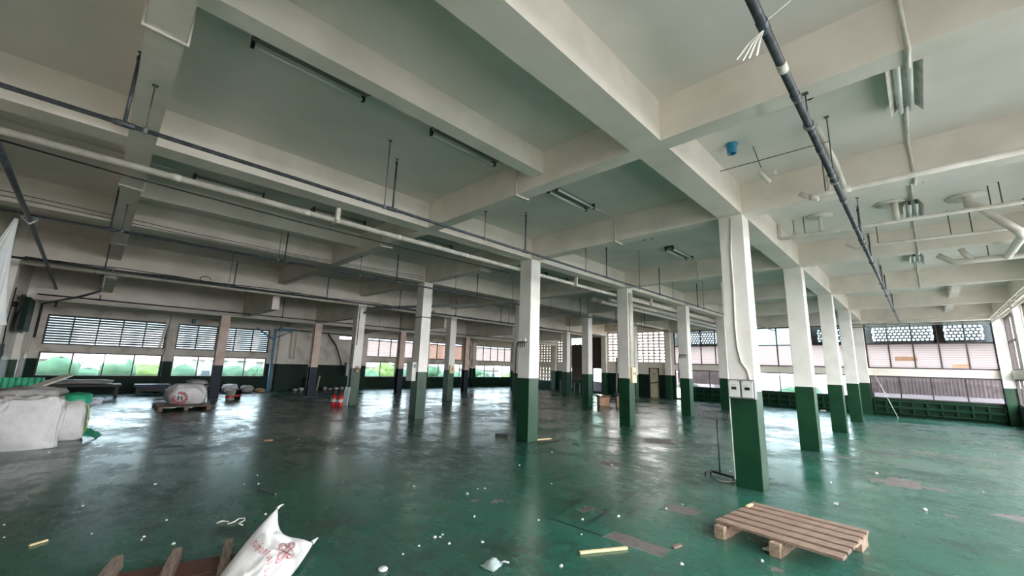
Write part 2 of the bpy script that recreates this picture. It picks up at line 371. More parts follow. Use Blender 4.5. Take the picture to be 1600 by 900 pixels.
# ------------------------------------------------------------------ windows
NWIN = [0]
def window(side, s0, s1, z0, z1, cols, rows=None, panes=('glass',), frame='dark_frame', fwid=.045, slats=0, rail=False):
    """rows: heights of the dividing bars; panes: one material per row, bottom row first; slats: open louvre blades, any pane behind them is added to dim the sky"""
    NWIN[0] += 1
    w_ = thing('window_%d' % NWIN[0], None, None, to3(side, (s0+s1)/2, z0, .09), kind='structure')
    zs = [z0]+list(rows or [])+[z1]
    mb = MB()
    for a, b, c, d in ((s0, s1, z0, z0+fwid), (s0, s1, z1-fwid, z1), (s0, s0+fwid, z0+fwid, z1-fwid), (s1-fwid, s1, z0+fwid, z1-fwid)):
        sbox(mb, side, a, b, c, d, .04, .12)
    mb.build('frame', frame, w_)
    st = (s1-s0)/cols
    for i in range(1, cols): sbox(MB(), side, s0+i*st-fwid*.42, s0+i*st+fwid*.42, z0+fwid, z1-fwid, .045, .115).build('mullion', frame, w_)
    for z in zs[1:-1]:
        for i in range(cols):
            sbox(MB(), side, s0+i*st+fwid*.45, s0+(i+1)*st-fwid*.45, z-.022, z+.022, .05, .11).build('transom', frame, w_)
    for i in range(cols):
        a, b = s0+i*st+fwid*.42, s0+(i+1)*st-fwid*.42
        for j, (c, d) in enumerate(zip(zs, zs[1:])):
            pm = panes[j % len(panes)] if isinstance(panes[j % len(panes)], str) else panes[j % len(panes)][i % cols]
            if slats and j == 0:
                for k in range(slats):
                    z = c+.11+(d-c-.16)*k/(slats-1)
                    mb = MB(); p = [to3(side, x, z+dz, dd) for x, dz, dd in ((a, -.022, .045), (b, -.022, .045), (b, .016, .10), (a, .016, .10))]
                    q = [to3(side, x, z+dz+.033, dd) for x, dz, dd in ((a, -.022, .045), (b, -.022, .045), (b, .016, .10), (a, .016, .10))]
                    mb.add(p+q, [(0, 1, 2, 3), (7, 6, 5, 4), (0, 4, 5, 1), (1, 5, 6, 2), (2, 6, 7, 3), (3, 7, 4, 0)])
                    mb.build('slat', 'slat_metal', w_)
            if pm == 'open': continue
            sbox(MB(), side, a, b, c+.02, d-.02, .076, .084).build('pane', pm, w_)
    if rail:
        rb = MB(); rb.tube([to3(side, s0, z0+.1, .02), to3(side, s1, z0+.1, .02)], .009, 6)
        rb.build('rail', 'grey_enamel', w_)
    return w_
def portal(side, s0, s1, z0, z1):
    ld = bpy.data.lights.new('daylight_portal', 'AREA'); ld.shape = 'RECTANGLE'; ld.size = s1-s0; ld.size_y = z1-z0
    ld.cycles.is_portal = True
    o = bpy.data.objects.new('daylight_portal', ld); COL.objects.link(o); o.location = to3(side, (s0+s1)/2, (z0+z1)/2, .16)
    d = Vector(to3(side, 0, 0, -1))-Vector(to3(side, 0, 0, 0))
    o.rotation_euler = d.to_track_quat('-Z', 'Z').to_euler()
for i, (a, b) in enumerate(L_BANKS):
    window('left', a, b, *L_LO, 4, rail=i < 2, panes=(('tinted_glass', 'tinted_glass', 'tinted_glass', 'strong_dimming_glass'),) if i == 2 else ('tinted_glass',))
    if i < 2: window('left', a, b, *L_HI, 5, slats=11, panes=('louvre_sky_dimmer',), frame='slat_metal', fwid=.05)
    else: window('left', a, b, *L_HI, 5, rows=[2.88], panes=('louvre_pink' if i == 3 else 'louvre_glass', 'sky_dimming_glass'))
for a, b, c, d in ((-.83, -.14, 2.31, 2.49), (.83, 1.30, 2.06, 2.19)): MB().box(a, b, YE+.055, YE+.07, c, d).build('taped_card', 'card', fwall)
window('left', 9.75, 10.55, 2.78, 3.02, 1)
for i, (a, b) in enumerate(F_BANKS):
    lo = ('glass_dim',) if i != 1 else ('tinted_glass',)
    window('far', a, b, *F_LO, 4, panes=lo, frame='dark_frame')
    window('far', a, b, *F_HI, 5 if i != 1 else 4, rows=[3.03], panes=('louvre_glass', 'sky_dimming_glass' if i != 1 else 'strong_dimming_glass'), fwid=.05)
for i, (a, b) in enumerate(R_BANKS):
    window('right', a, b, *F_LO, 4, panes=('glass',)); window('right', a, b, *F_HI, 5, rows=[3.03], panes=('glass', 'glass'))
for i, (a, b) in enumerate(N_BANKS):
    window('near', a, b, *F_LO, 4, panes=('glass',)); window('near', a, b, *F_HI, 5, rows=[3.03], panes=('louvre_glass', 'glass'))
window('far', -10.4, -9.78, .04, .7, 1, panes=('block_glass',))
for side, bk, lo, hi in (('left', L_BANKS, L_LO, L_HI), ('far', F_BANKS, F_LO, F_HI), ('right', R_BANKS, F_LO, F_HI), ('near', N_BANKS, F_LO, F_HI)):
    for a, b in bk: portal(side, a, b, lo[0], hi[1])
portal('far', -14.85, -10.95, 2.06, 3.94)

# ------------------------------------------------------------------ breeze blocks, doors and shutters of the far wall
def breeze(x0, x1, z0, z1, nx, nz, mat_='white_paint', t=.045):
    bw, bh = (x1-x0)/nx, (z1-z0)/nz; mb = MB(); g = .002
    for a, b, c, d in ((g, bw-g, g, t), (g, bw-g, bh-t, bh-g), (g, t, t, bh-t), (bw-t, bw-g, t, bh-t)): mb.box(a, b, YE+.02, YE+.16, c, d)
    first = None
    for i in range(nx):
        for k in range(nz):
            if first is None:
                m2 = MB(); m2.v = [(p[0]+x0, p[1], p[2]+z0) for p in mb.v]; m2.f, m2.m, m2.sm = mb.f, mb.m, mb.sm
                first = m2.build('breeze_block', mat_, fwall, at=(x0, YE, z0))
            else: inst(first, (x0+i*bw, YE, z0+k*bh), fwall)
breeze(-14.85, -10.95, 2.06, 3.94, 11, 10)
breeze(-19.1, -18.15, 1.96, 3.7, 4, 9); breeze(-23.2, -19.7, 1.96, 3.3, 13, 7); breeze(-23.2, -19.7, .6, 1.62, 12, 4, 'old_paint')
# relief blocks in the green wall under the end windows
def relief(x0, x1, n):
    bw = (x1-x0)/n; first = None
    for i in range(n):
        for k in range(2):
            a, z = x0+i*bw, .12+k*.27
            if first is None:
                mb = MB(); t = .03
                for c, d, e, f in ((a+.005, a+bw-.005, z, z+t), (a+.005, a+bw-.005, z+.25-t, z+.25), (a+.005, a+t, z+t, z+.25-t), (a+bw-t, a+bw-.005, z+t, z+.25-t)):
                    mb.box(c, d, YE-.08, YE, e, f)
                first = mb.build('relief_block', 'green_dado', fwall, at=(a, YE, z))
            else: inst(first, (a, YE, z), fwall)
relief(-1.70, 2.0, 9); relief(-6.1, -2.15, 9); relief(-9.7, -6.6, 7)
d1 = thing('door_1', None, None, (-11.67, YE, 0), kind='structure')
MB().box(-11.955, -11.385, YE+.03, YE+.07, -.01, 1.71).build('door_leaf', 'cream_door', d1)
mb = MB(); mb.box(-11.99, -11.95, YE-.03, YE+.1, 0, 1.74); mb.box(-11.39, -11.35, YE-.03, YE+.1, 0, 1.74); mb.box(-11.95, -11.39, YE-.03, YE+.1, 1.70, 1.74)
mb.build('door_frame', 'dark_frame', d1)
MB().bar((-11.94, YE+.02, .82), (-11.40, YE+.02, .90), .02, .06).build('crossbar', 'black', d1)
MB().box(-11.74, -11.58, YE+.022, YE+.03, 1.34, 1.40).build('name_plate', 'grey_enamel', d1)
MB().tube([(-11.45, YE-.02, .78), (-11.45, YE+.03, .78)], .022, 10).build('door_knob', 'steel_dark', d1)
d2 = thing('door_2', None, None, (-16.6, YE, 0), kind='structure')
for i in range(9):
    z = .78+i*.27
    if z < 1.4: MB().box(-17.84, -16.04, YE+.05+.01*(i % 2), YE+.07+.01*(i % 2), z, z+.285).build('shutter_slat', 'brown_shutter', d2)
    else: MB().box(-17.86, -15.32, YE+.05+.01*(i % 2), YE+.07+.01*(i % 2), z, z+.285).build('shutter_slat', 'brown_shutter', d2)
MB().box(-17.84, -16.04, YE+.05, YE+.08, .04, .775).build('kick_panel', 'dark_dado', d2)
MB().box(-16.04, -15.32, YE+.075, YE+.085, .74, 1.60).build('pane', 'block_glass', d2)
MB().box(-16.02, -15.34, YE+.05, YE+.06, .04, .73).build('lower_panel', 'lilac_panel', d2)
MB().box(-16.9, -15.32, YE+.085, YE+.12, 3.2, 3.7).build('header_board', 'brown_shutter', d2)
for i in range(5):
    for k in range(3): MB().box(-17.83+i*.186, -17.83+i*.186+.17, YE+.03, YE+.11, 3.23+k*.155+.03*(i % 2), 3.23+k*.155+.14+.03*(i % 2)*(k < 2)).build('glass_block', 'block_glass', d2)

# ------------------------------------------------------------------ columns
def column(x, y, top, label, wx=.35, wy=.32):
    t = thing('concrete_column', label, 'column', (x, y, 0), 'concrete columns with green bases')
    MB().box(x-wx/2, x+wx/2, y-wy/2, y+wy/2, ZD, top).build('shaft', 'column_paint', t, bevel=.008)
    MB().box(x-wx/2, x+wx/2, y-wy/2, y+wy/2, 0, ZD).build('painted_base', 'green_dado', t, bevel=.008)
    return t
CL = {
 (P, 0): 'white column with green base carrying two grey meter boxes, nearest the camera',
 (P, 1): 'green-based white column next behind the column with meter boxes, rightmost row',
 (P, 2): 'third green-based column of the rightmost row, seen between the second and fourth',
 (P, 3): 'narrow green-based column of the rightmost row, last before the end windows',
 (Q, 0): 'wide green-based column near the middle of the hall with wire hooks on its left face',
 (Q, 1): 'green-based column with a cream switch box and vertical white conduits on its side',
 (Q, 2): 'green-based column left of the metered column with small hooks on its white face',
 (Q, 3): 'green-based column partly hidden behind the left edge of the metered column',
 (R, 0): 'green-based column with pale grey cabinet on its left face, black band near the top',
 (R, 1): 'column almost hidden behind the left edge of the wide central column',
 (R, 2): 'green-based column standing left of the open cardboard boxes',
 (R, 3): 'far green-based column just behind the left side of the switch-box column',
 (S, 0): 'green-based column with two red fire extinguishers at its foot',
 (S, 1): 'green-based column with a small yellowish box, right behind the grey cabinet column',
 (S, 2): 'far green-based column lost behind the wide central column',
 (S, 3): 'far green-based column standing in front of the brown shutter, left of the boxes'}
for (x, i), lab in CL.items(): column(x, YC[i], 3.74 if x == S else ZB, lab)
def steel_column(x, y, label):
    t = thing('steel_column', label, 'column', (x, y, 0), 'steel columns with navy feet')
    for z0, z1, m in ((.012, 1.28, 'navy_foot'), (1.28, 3.18, 'pink_paint')):
        mb = MB()
        mb.box(x+.11, x+.15, y-.15, y+.15, z0, z1); mb.box(x-.15, x-.11, y-.15, y+.15, z0, z1); mb.box(x-.11, x+.11, y-.02, y+.02, z0, z1)
        mb.build('foot' if z0 < 1 else 'shaft', m, t)
    MB().box(x-.24, x+.24, y-.24, y+.24, 0, .012).build('base_plate', 'steel_dark', t)
for y, lab in ((3.45, 'pinkish steel column with navy foot between the left louvred windows, buckets around it'),
               (6.98, 'pinkish steel column with navy foot in front of the stained left wall'),
               (11.3, 'pinkish steel column with black foot left of the grey cabinet column, before left windows'),
               (15.66, 'pinkish steel column with black foot behind the yellow-box column'),
               (19.86, 'farthest pinkish steel column, hidden behind the central column')): steel_column(T, y, lab)

# ------------------------------------------------------------------ lamps (switched off) and their conduits
def batten_light(x, y0, y1, label, group='bare twin-tube lights under the ceiling', z=ZC):
    """twin bare tubes along Y on a slim body"""
    t = thing('fluorescent_light', label, 'light', (x, (y0+y1)/2, z-.13), group)
    MB().box(x-.055, x+.055, y0, y1, z-.055, z).build('housing', 'lamp_grey', t)
    for s_ in (-.085, .085):
        MB().tube([(x+s_, y0+.03, z-.08), (x+s_, y1-.03, z-.08)], .018, 10).build('tube', 'tube_glass', t)
        for y in (y0, y1-.03): MB().box(x+s_-.022, x+s_+.022, y, y+.03, z-.10, z-.03).build('lamp_holder', 'lamp_dark', t)
    for y in (y0, y1-.03): MB().box(x-.11, x+.11, y, y+.03, z-.03, z-.002).build('end_bar', 'lamp_dark', t)
LL = [(-4.0, .58, 1.68, 'dark twin-tube light beside the secondary beam, upper left, nearest the camera'),
      (-4.0, 2.55, 3.66, 'twin-tube light beside the secondary beam, second from the upper left corner'),
      (-4.0, 4.86, 5.95, 'twin-tube light with white conduit bend, between the two large cross beams'),
      (-4.0, 7.1, 8.2, 'twin-tube light half hidden by the cross beam, linked by conduit to the next one'),
      (-4.0, 9.25, 10.45, 'twin-tube light left of the metered column, end of its conduit run'),
      (-8.17, .7, 1.72, 'dark twin-tube light above the white pipe, left part of the ceiling'),
      (-8.17, 2.57, 3.63, 'dark twin-tube light above the pipe bracket'),
      (-8.17, 4.86, 5.91, 'dark twin-tube light right of the pipe bracket, small white end'),
      (-8.17, 7.6, 8.7, 'dark twin-tube light left of the central column top'),
      (-8.17, 9.6, 10.7, 'twin-tube light seen to the right of the central column top'),
      (-8.17, 13.0, 14.1, 'far twin-tube light between second row columns'),
      (-4.0, 12.2, 13.3, 'first of two bright far twin-tube lights right of switch-box column'),
      (-4.0, 14.1, 15.2, 'second bright far twin-tube light right of switch-box column'),
      (-4.0, 17.2, 18.3, 'farthest twin-tube light above the hexagon screen windows'),
      (-12.6, 12.8, 13.9, 'dark twin-tube light above the far left windows')]
for x, a, b, lab in LL: batten_light(x, a, b, lab)
def reflector_light(x, y0, y1, label):
    """two tubes in a winged white reflector"""
    t = thing('reflector_light', label, 'light', (x, (y0+y1)/2, ZC-.16), 'winged reflector lights of the right bay')
    mb = MB(); z = ZC-.015
    for s_ in (-1, 1):
        for a, b in (((.0, z-.01), (.07, z-.03)), ((.07, z-.03), (.125, z-.125))):
            mb.add([(x+s_*a[0], y0, a[1]), (x+s_*b[0], y0, b[1]), (x+s_*b[0], y1, b[1]), (x+s_*a[0], y1, a[1]),
                    (x+s_*a[0], y0, a[1]+.012), (x+s_*b[0], y0, b[1]+.012), (x+s_*b[0], y1, b[1]+.012), (x+s_*a[0], y1, a[1]+.012)],
                   [(0, 1, 2, 3), (7, 6, 5, 4), (0, 4, 5, 1), (2, 6, 7, 3), (1, 5, 6, 2)])
    mb.build('reflector', 'lamp_body', t)
    for s_ in (-.042, .042):
        MB().tube([(x+s_, y0+.01, z-.085), (x+s_, y1-.01, z-.085)], .021, 10).build('tube', 'tube_glass', t)
        for y in (y0-.005, y1-.035): MB().box(x+s_-.02, x+s_+.02, y, y+.04, z-.09, z-.02).build('lamp_holder', 'lamp_dark', t)
for a, b, lab in ((4.78, 5.75, 'winged reflector light with two tubes, largest, upper right'), (7.15, 8.1, 'reflector light showing only its scalloped end below the cross beam, upper right'),
                  (9.1, 9.98, 'reflector light right of the big white drain pipe drop'), (13.2, 14.2, 'small reflector light behind the second cross beam of right bay'),
                  (17.4, 18.3, 'farthest reflector light of the right bay')): reflector_light(.175, a, b, lab)
def conduit(name, pts, r, label, mat_='pvc', cat='conduit', clips=()):
    o = thing(name, label, cat, pts[0])
    MB().tube(pts, r, 8).build('run', mat_, o)
    for p in clips: MB().box(p[0]-.03, p[0]+.03, p[1]-.012, p[1]+.012, p[2]-.014, p[2]+.014).build('clip', 'pvc', o)
    return o
bz = ZB-.012
for y0, yb, y1, lab in ((1.2, 4.06, 4.77, 'white conduit over the first cross beam to the largest winged light'), (5.76, 6.9, 7.14, 'white conduit between the two nearest winged lights, down the column-line beam'),
                        (8.11, None, 9.09, 'short white conduit between the scalloped light end and the next winged light'), (9.99, 11.12, 13.19, 'white conduit over the second column-line beam of the right bay'),
                        (14.21, 15.55, 17.39, 'white conduit over the third column-line beam of the right bay')):
    zc_ = ZC-.02; pts = [(.175, y0, zc_)]
    if yb: pts += [(.175, yb-.135, zc_), (.18, yb-.135, ZB-.015), (.18, yb+.135, ZB-.015), (.175, yb+.135, zc_)]
    conduit('ceiling_conduit', pts+[(.175, y1, zc_)], .018, lab)
conduit('ceiling_conduit', [(-3.87, -1.5, ZC-.02), (-3.87, -.12, ZC-.02), (-3.87, -.12, bz), (-3.89, .15, bz), (-3.89, .15, ZC-.02), (-3.98, .6, ZC-.02)], .016, 'white conduit looping under the broad beam at the upper left')
conduit('ceiling_conduit', [(-3.92, 3.66, ZC-.02), (-3.92, 3.94, ZC-.02), (-3.92, 3.94, bz), (-3.9, 4.18, bz), (-3.9, 4.18, ZC-.02), (-4, 4.9, ZC-.02)], .016, 'white conduit bent under the cross beam at the end of secondary beam')
conduit('ceiling_conduit', [(-4, 5.95, ZC-.02), (-3.98, 6.77, ZC-.02), (-3.98, 6.77, bz), (-3.98, 7.03, bz), (-3.98, 7.03, ZC-.02), (-4, 7.2, ZC-.02)], .016, 'white conduit dropping down the cross beam left of the metered column')
conduit('ceiling_conduit', [(-4, 10.45, ZC-.02), (-4, 10.99, ZC-.02), (-4, 10.99, bz), (-4, 11.25, bz), (-4, 11.25, ZC-.02)], .016, 'white conduit dropping down the second cross beam')
conduit('ceiling_conduit', [(-4, 1.7, ZC-.015), (-4, 2.55, ZC-.015)], .012, 'thin dark conduit between the two lights by the secondary beam', 'rod_steel')
conduit('ceiling_conduit', [(-8.05, -1.5, ZC-.02), (-8.05, -.12, ZC-.02), (-8.05, -.12, bz), (-8.1, .15, bz), (-8.1, .15, ZC-.02), (-8.17, .7, ZC-.02)], .014, 'white conduit looping under the beam above the white pipe at left')
conduit('ceiling_conduit', [(-7.95, 3.7, ZC-.02), (-7.95, 3.94, ZC-.1), (-7.95, 3.94, bz), (-7.9, 4.2, bz)], .014, 'white conduit hook at the cross beam right of the pipe bracket')
conduit('ceiling_conduit', [(-12.6, -.12, ZC-.02), (-12.6, -.12, bz), (-12.6, .15, bz), (-12.6, .15, ZC-.02)], .014, 'white conduit loop under the farthest part of the left broad beam')
conduit('ceiling_conduit', [(-7.95, 6.77, ZC-.1), (-7.95, 6.77, bz), (-7.9, 7.05, bz), (-7.9, 7.05, ZC-.1)], .014, 'white conduit drop on the cross beam left of the central column')

# ------------------------------------------------------------------ sprinkler pipes along the hall
def sprinkler(x, z, y0, y1, label, risers, rods, r=.021, m='steel_dark', head=.65):
    t = thing('sprinkler_pipe', label, 'pipe', (x, (y0+y1)/2, z), 'dark sprinkler pipes')
    MB().tube([(x, y0, z), (x, y1, z)], r, 10).build('main', m, t)
    for y in risers:
        a = MB().tube([(x, y, z), (x, y, z+head)], .014, 8).build('riser', m, t)
        MB().tube([(x, y-.07, z), (x, y+.07, z)], r*1.35, 10).build('tee', m, t)
        h = MB(); h.lathe([(.016, z+head-.02), (.019, z+head+.02), (.008, z+head+.04), (.006, z+head+.06), (.022, z+head+.065), (.022, z+head+.07)], (x, y, 0), 8)
        h.build('sprinkler_head', 'steel_dark', a)
    for y, zt in rods:
        b = MB().tube([(x, y, z), (x, y, zt)], .0065, 6).build('hanger_rod', 'rod_steel', t)
        MB().tube([(x, y-.015, z), (x, y+.015, z)], r*1.5, 10).build('clamp', 'grey_enamel', b)
        MB().box(x-.022, x+.022, y-.022, y+.022, zt-.006, zt).build('ceiling_plate', 'rod_steel', b)
    return t
RI = [-.12, 2.48, 5.05, 7.7, 10.3, 12.9, 15.5, 18.1]
RO = [(.02, ZB), (2.36, ZC), (4.1, ZB), (6.9, ZB), (9.2, ZC), (11.12, ZB), (13.4, ZC), (15.6, ZB), (17.8, ZC)]
sprinkler(-4.75, 3.58, YN+.05, 22.5, 'dark sprinkler pipe crossing in front of the central column top, with rods and risers', RI, RO)
sprinkler(-9.15, 3.58, YN+.05, 22.5, 'thin dark sprinkler pipe under the white beam behind the white pipe', RI, RO)
sprinkler(-13.55, 3.56, YN+.05, 22.5, 'third sprinkler pipe, beside the cable bundle at upper left', RI, [(y, z if z > 4.3 else 3.6) for y, z in RO], .026)
sprinkler(-17.9, 3.22, YN+.3, 22.5, 'farthest sprinkler pipe, close to the left window beam', RI[::2], [(4.0, 4.5), (9.2, 4.5), (13.4, 4.5)], .022)
dp = sprinkler(-.475, 3.73, 1.2, 22.6, 'blue-grey sprinkler pipe with taped joints running away at upper right', [8.3, 10.1, 13.2, 14.5, 18.0], [(4.06, ZB), (5.5, ZC), (8.53, ZC), (12.5, ZC), (17, ZC)], .029, 'pipe_blue', .5)
for y in (2.2, 2.62, 3.1, 3.55, 4.6, 5.3, 6.2, 7.5, 9.0): MB().tube([(-.475, y-.05, 3.73), (-.475, y+.05, 3.73)], .034, 10).build('coupling', 'steel_dark' if y != 3.1 else 'pvc', dp)
MB().tube([(-.43, 1.2, 3.75), (-.43, 2.4, 3.75)], .020, 8).build('thin_pipe', 'steel_dark', dp)
mb = MB()
for k, (dx, dz) in enumerate(((-.16, -.12), (-.13, -.13), (-.10, -.12), (-.06, -.11))):
    a = Vector((-.475, 2.62, 3.70)); c = a+Vector((dx*.5, .01*k, dz*.35)); b = a+Vector((dx, .02*k, dz))
    mb.bar(a, c, .008, .003); mb.bar(c, b, .012, .003)
mb.bar((-.475, 2.64, 3.765), (-.33, 2.68, 3.86), .008, .003)
mb.build('plastic_tie', 'pvc', label='white plastic tie tails fluttering from the blue-grey pipe, top right', cat='tie')
# long white pipe under the second beam
wp = thing('white_pipe', 'long white pipe slung along the left side of the central column row', 'pipe', (-6.6, 5, 3.86))
MB().tube([(-6.6, YN+.05, 3.86), (-6.6, 22.5, 3.86)], .042, 12).build('run', 'pvc', wp)
for y in (2.45, 9.0, 13.4):
    b = MB().box(-6.55, -6.48, y-.03, y+.03, 3.83, ZB).build('bracket', 'pvc', wp)
    MB().box(-6.67, -6.48, y-.02, y+.02, 3.79, 3.82).build('bracket_foot', 'pvc', b)
for y in (.4, 2.0, 3.6, 5.2, 7.7): MB().tube([(-6.6, y-.05, 3.86), (-6.6, y+.05, 3.86)], .048, 12).build('sleeve', 'pvc', wp)
conduit('hanging_cable', [(-6.85, YN+.1, 3.86), (-6.86, 0, 3.80), (-6.88, 2, 3.77), (-6.9, 4, 3.78), (-6.9, 6.8, 3.82)], .010, 'thin black cable running parallel below the long white pipe', 'black', 'cable')
# pipes and cable bundle under the fourth beam
sp = thing('white_pipe', 'pale pipe under the left deep beam with black cables lying along it', 'pipe', (-15.0, 6, 3.66))
MB().tube([(-15.0, YN+.05, 3.66), (-15.0, 7, 3.70), (-15.0, 22, 3.64)], .04, 10).build('run', 'pvc', sp)
for y in (-.3, 3.1, 6.2, 9.5): MB().box(-15.03, -14.97, y-.015, y+.015, 3.60, 3.76).build('strap', 'rod_steel', sp)
for k in range(3):
    pp = [(-14.93+.02*k, YN+.2+i*.9, 3.755+.03*k+.025*math.sin(i*1.7+k*2)) for i in range(14)]
    conduit('black_cable', pp, .011, ('lowest', 'middle', 'topmost')[k]+' of the three black cables bundled along the pale pipe, upper left', 'black', 'cable')
mb = MB(); mb.tube([(-14.9, 2.0+.13*math.cos(a*.5), 3.85+.09*math.sin(a*.5)) for a in range(13)], .01, 6)
mb.build('cable_loop', 'black', label='small black cable coil hanging on the cable bundle at left', cat='cable')
conduit('power_wire', [(-10.52, -1.5, 4.2), (-10.52, 1, 4.12), (-10.52, 3, 4.10), (-10.52, 5, 4.13), (-10.52, 6.7, 4.18)], .006, 'thin grey wire sagging on the face of third beam, upper of two', 'rod_steel', 'wire')
conduit('power_wire', [(-10.52, -1.5, 4.12), (-10.52, 1, 4.05), (-10.52, 3, 4.06), (-10.52, 5, 4.08), (-10.52, 6.7, 4.1)], .006, 'thin grey wire sagging on the face of third beam, lower of two', 'rod_steel', 'wire')
# pipe along the near wall at the far left with its drop
conduit('slanting_pipe', [(-5.0, -.93, 3.5), (-9.4, -1.0, 3.57), (-20.5, -1.15, 3.55), (-20.8, -1.16, 3.3), (-20.8, -1.16, 3.1)], .032, 'thick dark pipe slanting down at the left edge, holding the white cloth', 'steel_dark', 'pipe')
conduit('drop_pipe', [(-15.02, -.15, 3.66), (-15.1, -.12, 3.2), (-15.2, -.45, 3.02), (-18.5, -1.3, 3.0), (-18.5, -1.3, 2.0)], .032, 'dark angled pipe dropping from the cable bundle toward the left corner', 'steel_dark', 'pipe')
MB().tube([(-15.15, -.12, 3.62), (-15.15, -.12, 3.1)], .034, 10).build('elbow_pipe', 'pvc', label='pale short vertical pipe piece above the left windows', cat='pipe')
conduit('branch_pipe', [(R, 9.0, 3.62), (-14.6, 7.3, 3.62), (-14.95, 7.0, 3.4)], .05, 'grey pipe bending down to the column with fire extinguishers row', 'grey_enamel', 'pipe')

# white ducts between the second-row columns further back
for k, (x, z) in enumerate(((-6.75, 3.95), (-7.05, 3.85), (-7.4, 3.8), (-7.7, 3.9))):
    conduit('duct_pipe', [(x, 11.6, z), (x, 22.8, z)], .075, ('first', 'second', 'third', 'fourth')[k]+' from the right of four fat white pipes beyond the switch-box column', 'pvc', 'pipe')

# ------------------------------------------------------------------ drain pipes of the right bay
def drain(name, pts, r, label, extra=(), flanges=(), rods=(), sleeves=()):
    o = thing(name, label, 'pipe', pts[0], 'white drain pipes of the right bay')
    MB().tube(pts, r, 12).build('run', 'pvc', o)
    for p, rr in extra: MB().tube(p, rr, 10).build('branch', 'pvc', o)
    for x, y, rr in flanges: MB().lathe([(0, ZC-.002), (rr, ZC-.002), (rr, ZC-.022), (0, ZC-.022)], (x, y, 0), 18).build('flange', 'ceiling_paint', o)
    for x, y, z in rods: MB().tube([(x, y, z), (x, y, ZC)], .008, 6).build('hanger_rod', 'rod_steel', o)
    for a, b in sleeves: MB().tube([a, b], r*1.2, 12).build('sleeve', 'pvc', o)
    return o
drain('drain_pipe', [(-.94, 6.45, 4.03), (-.80, 6.45, 3.92), (-.70, 6.45, 3.95), (XR-.05, 6.45, 3.95)], .034, 'white drain pipe with elbow end along the first cross beam, upper right',
      extra=[([(-.585, 5.5, 4.46), (-.50, 6.1, 4.2), (-.47, 6.42, 3.97)], .035), ([(-.62, 6.45, 3.95), (-.62, 6.45, 4.2)], .02)], sleeves=[((-.55, 6.45, 3.95), (-.40, 6.45, 3.95)), ((-.83, 6.45, 3.95), (-.74, 6.45, 3.91))],
      rods=[(-.66, 6.45, 3.95)])
drain('drain_pipe', [(-1.72, 9.1, ZC-.03), (-1.72, 9.1, 4.24), (-1.69, 9.1, 4.2), (-1.6, 9.1, 4.19), (XR-.05, 9.1, 4.14)], .032, 'long white drain pipe with three ceiling drops, middle of right bay',
      extra=[([(-1.06, 9.1, 4.18), (-1.06, 9.1, ZC-.02)], .03), ([(-.04, 9.1, 4.17), (-.04, 9.1, ZC-.02)], .045), ([(-1.42, 9.1, 4.19), (-1.5, 9.1, 4.27)], .03)],
      flanges=[(-1.06, 9.1, .2), (-.10, 9.15, .2)], rods=[(-1.48, 9.1, 4.19), (-1.3, 9.0, 4.2), (1.1, 9.1, 4.15), (1.0, 9.2, 4.15)], sleeves=[((-1.72, 9.1, 4.2), (-1.72, 9.1, 4.34)), ((-.04, 9.1, 4.2), (-.04, 9.1, 4.3)), ((-1.06, 9.1, 4.22), (-1.06, 9.1, 4.3))])
drain('drain_pipe', [(-.83, 10.2, 4.17), (-.70, 10.2, 4.08), (-.5, 10.2, 4.09), (XR-.05, 10.2, 4.02)], .024, 'thin white drain pipe hung on rods before the second cross beam, right bay',
      extra=[([(-.55, 10.2, 4.09), (-.55, 10.2, 4.3)], .035)], rods=[(.6, 10.2, 4.06), (.85, 10.2, 4.05), (-.35, 10.2, 4.08), (1.45, 10.2, 4.03)])
drain('drain_pipe', [(.46, 12, 4.12), (.67, 12, 3.94), (.8, 12, 3.94), (XR-.05, 12, 3.94)], .058, 'fat white drain pipe with elbow end behind the second cross beam, far right',
      extra=[([(.95, 12, 3.95), (.84, 12, 4.08), (.80, 12, 4.2)], .05)], rods=[(1.15, 12, 3.94), (.86, 12, 4.2)])
drain('drain_pipe', [(.80, 9.5, ZC-.02), (.80, 9.5, 4.36), (.9, 9.45, 4.28), (1.22, 9.3, 3.78), (1.26, 9.4, 3.72), (1.37, 11.9, 3.92)], .058, 'big white drain pipe slanting down from a round flange at the right edge',
      flanges=[(.80, 9.55, .24)])
conduit('wall_pipe', [(-2.05, 23.6, 3.86), (2.0, 23.6, 3.88)], .035, 'white pipe running above the end windows at right, upper of two', 'pvc', 'pipe')
conduit('wall_pipe', [(-2.05, 23.5, 3.74), (2.02, 23.5, 3.76), (2.05, 18, 3.7), (2.05, 3, 3.7)], .022, 'thin pipe above the end windows that turns along the right wall', 'pvc', 'pipe')
t = thing('cable_tray', 'pale cable tray along the top of the right wall windows', 'cable tray', (2.02, 17, 3.86))
MB().box(1.93, 1.96, 8, 23.3, 3.86, 3.93).build('side_rail', 'pvc', t); MB().box(2.09, 2.12, 8, 23.3, 3.86, 3.93).build('side_rail', 'pvc', t)
for i in range(16): MB().box(1.96, 2.09, 8.2+i, 8.26+i, 3.865, 3.88).build('rung', 'pvc', t)
drain('ceiling_pipe', [(-1.74, 20.6, 4.2), (2.0, 20.6, 4.2)], .03, 'thin white pipe crossing the last bay below the ceiling at right')
conduit('thin_line', [(-1.68, 5.64, 4.3), (-.49, 5.68, 4.3)], .006, 'thin grey line from the big beam to the blue-grey pipe', 'rod_steel', 'pipe')
MB().lathe([(.075, ZC), (.075, ZC-.012), (.06, ZC-.014), (.055, ZC-.13), (.045, ZC-.13), (.05, ZC-.02)], (-1.46, 5.42, 0), 18).build('blue_pipe_stub', 'blue_pipe', label='short blue pipe stub sticking out of the ceiling by the big beam', cat='pipe')
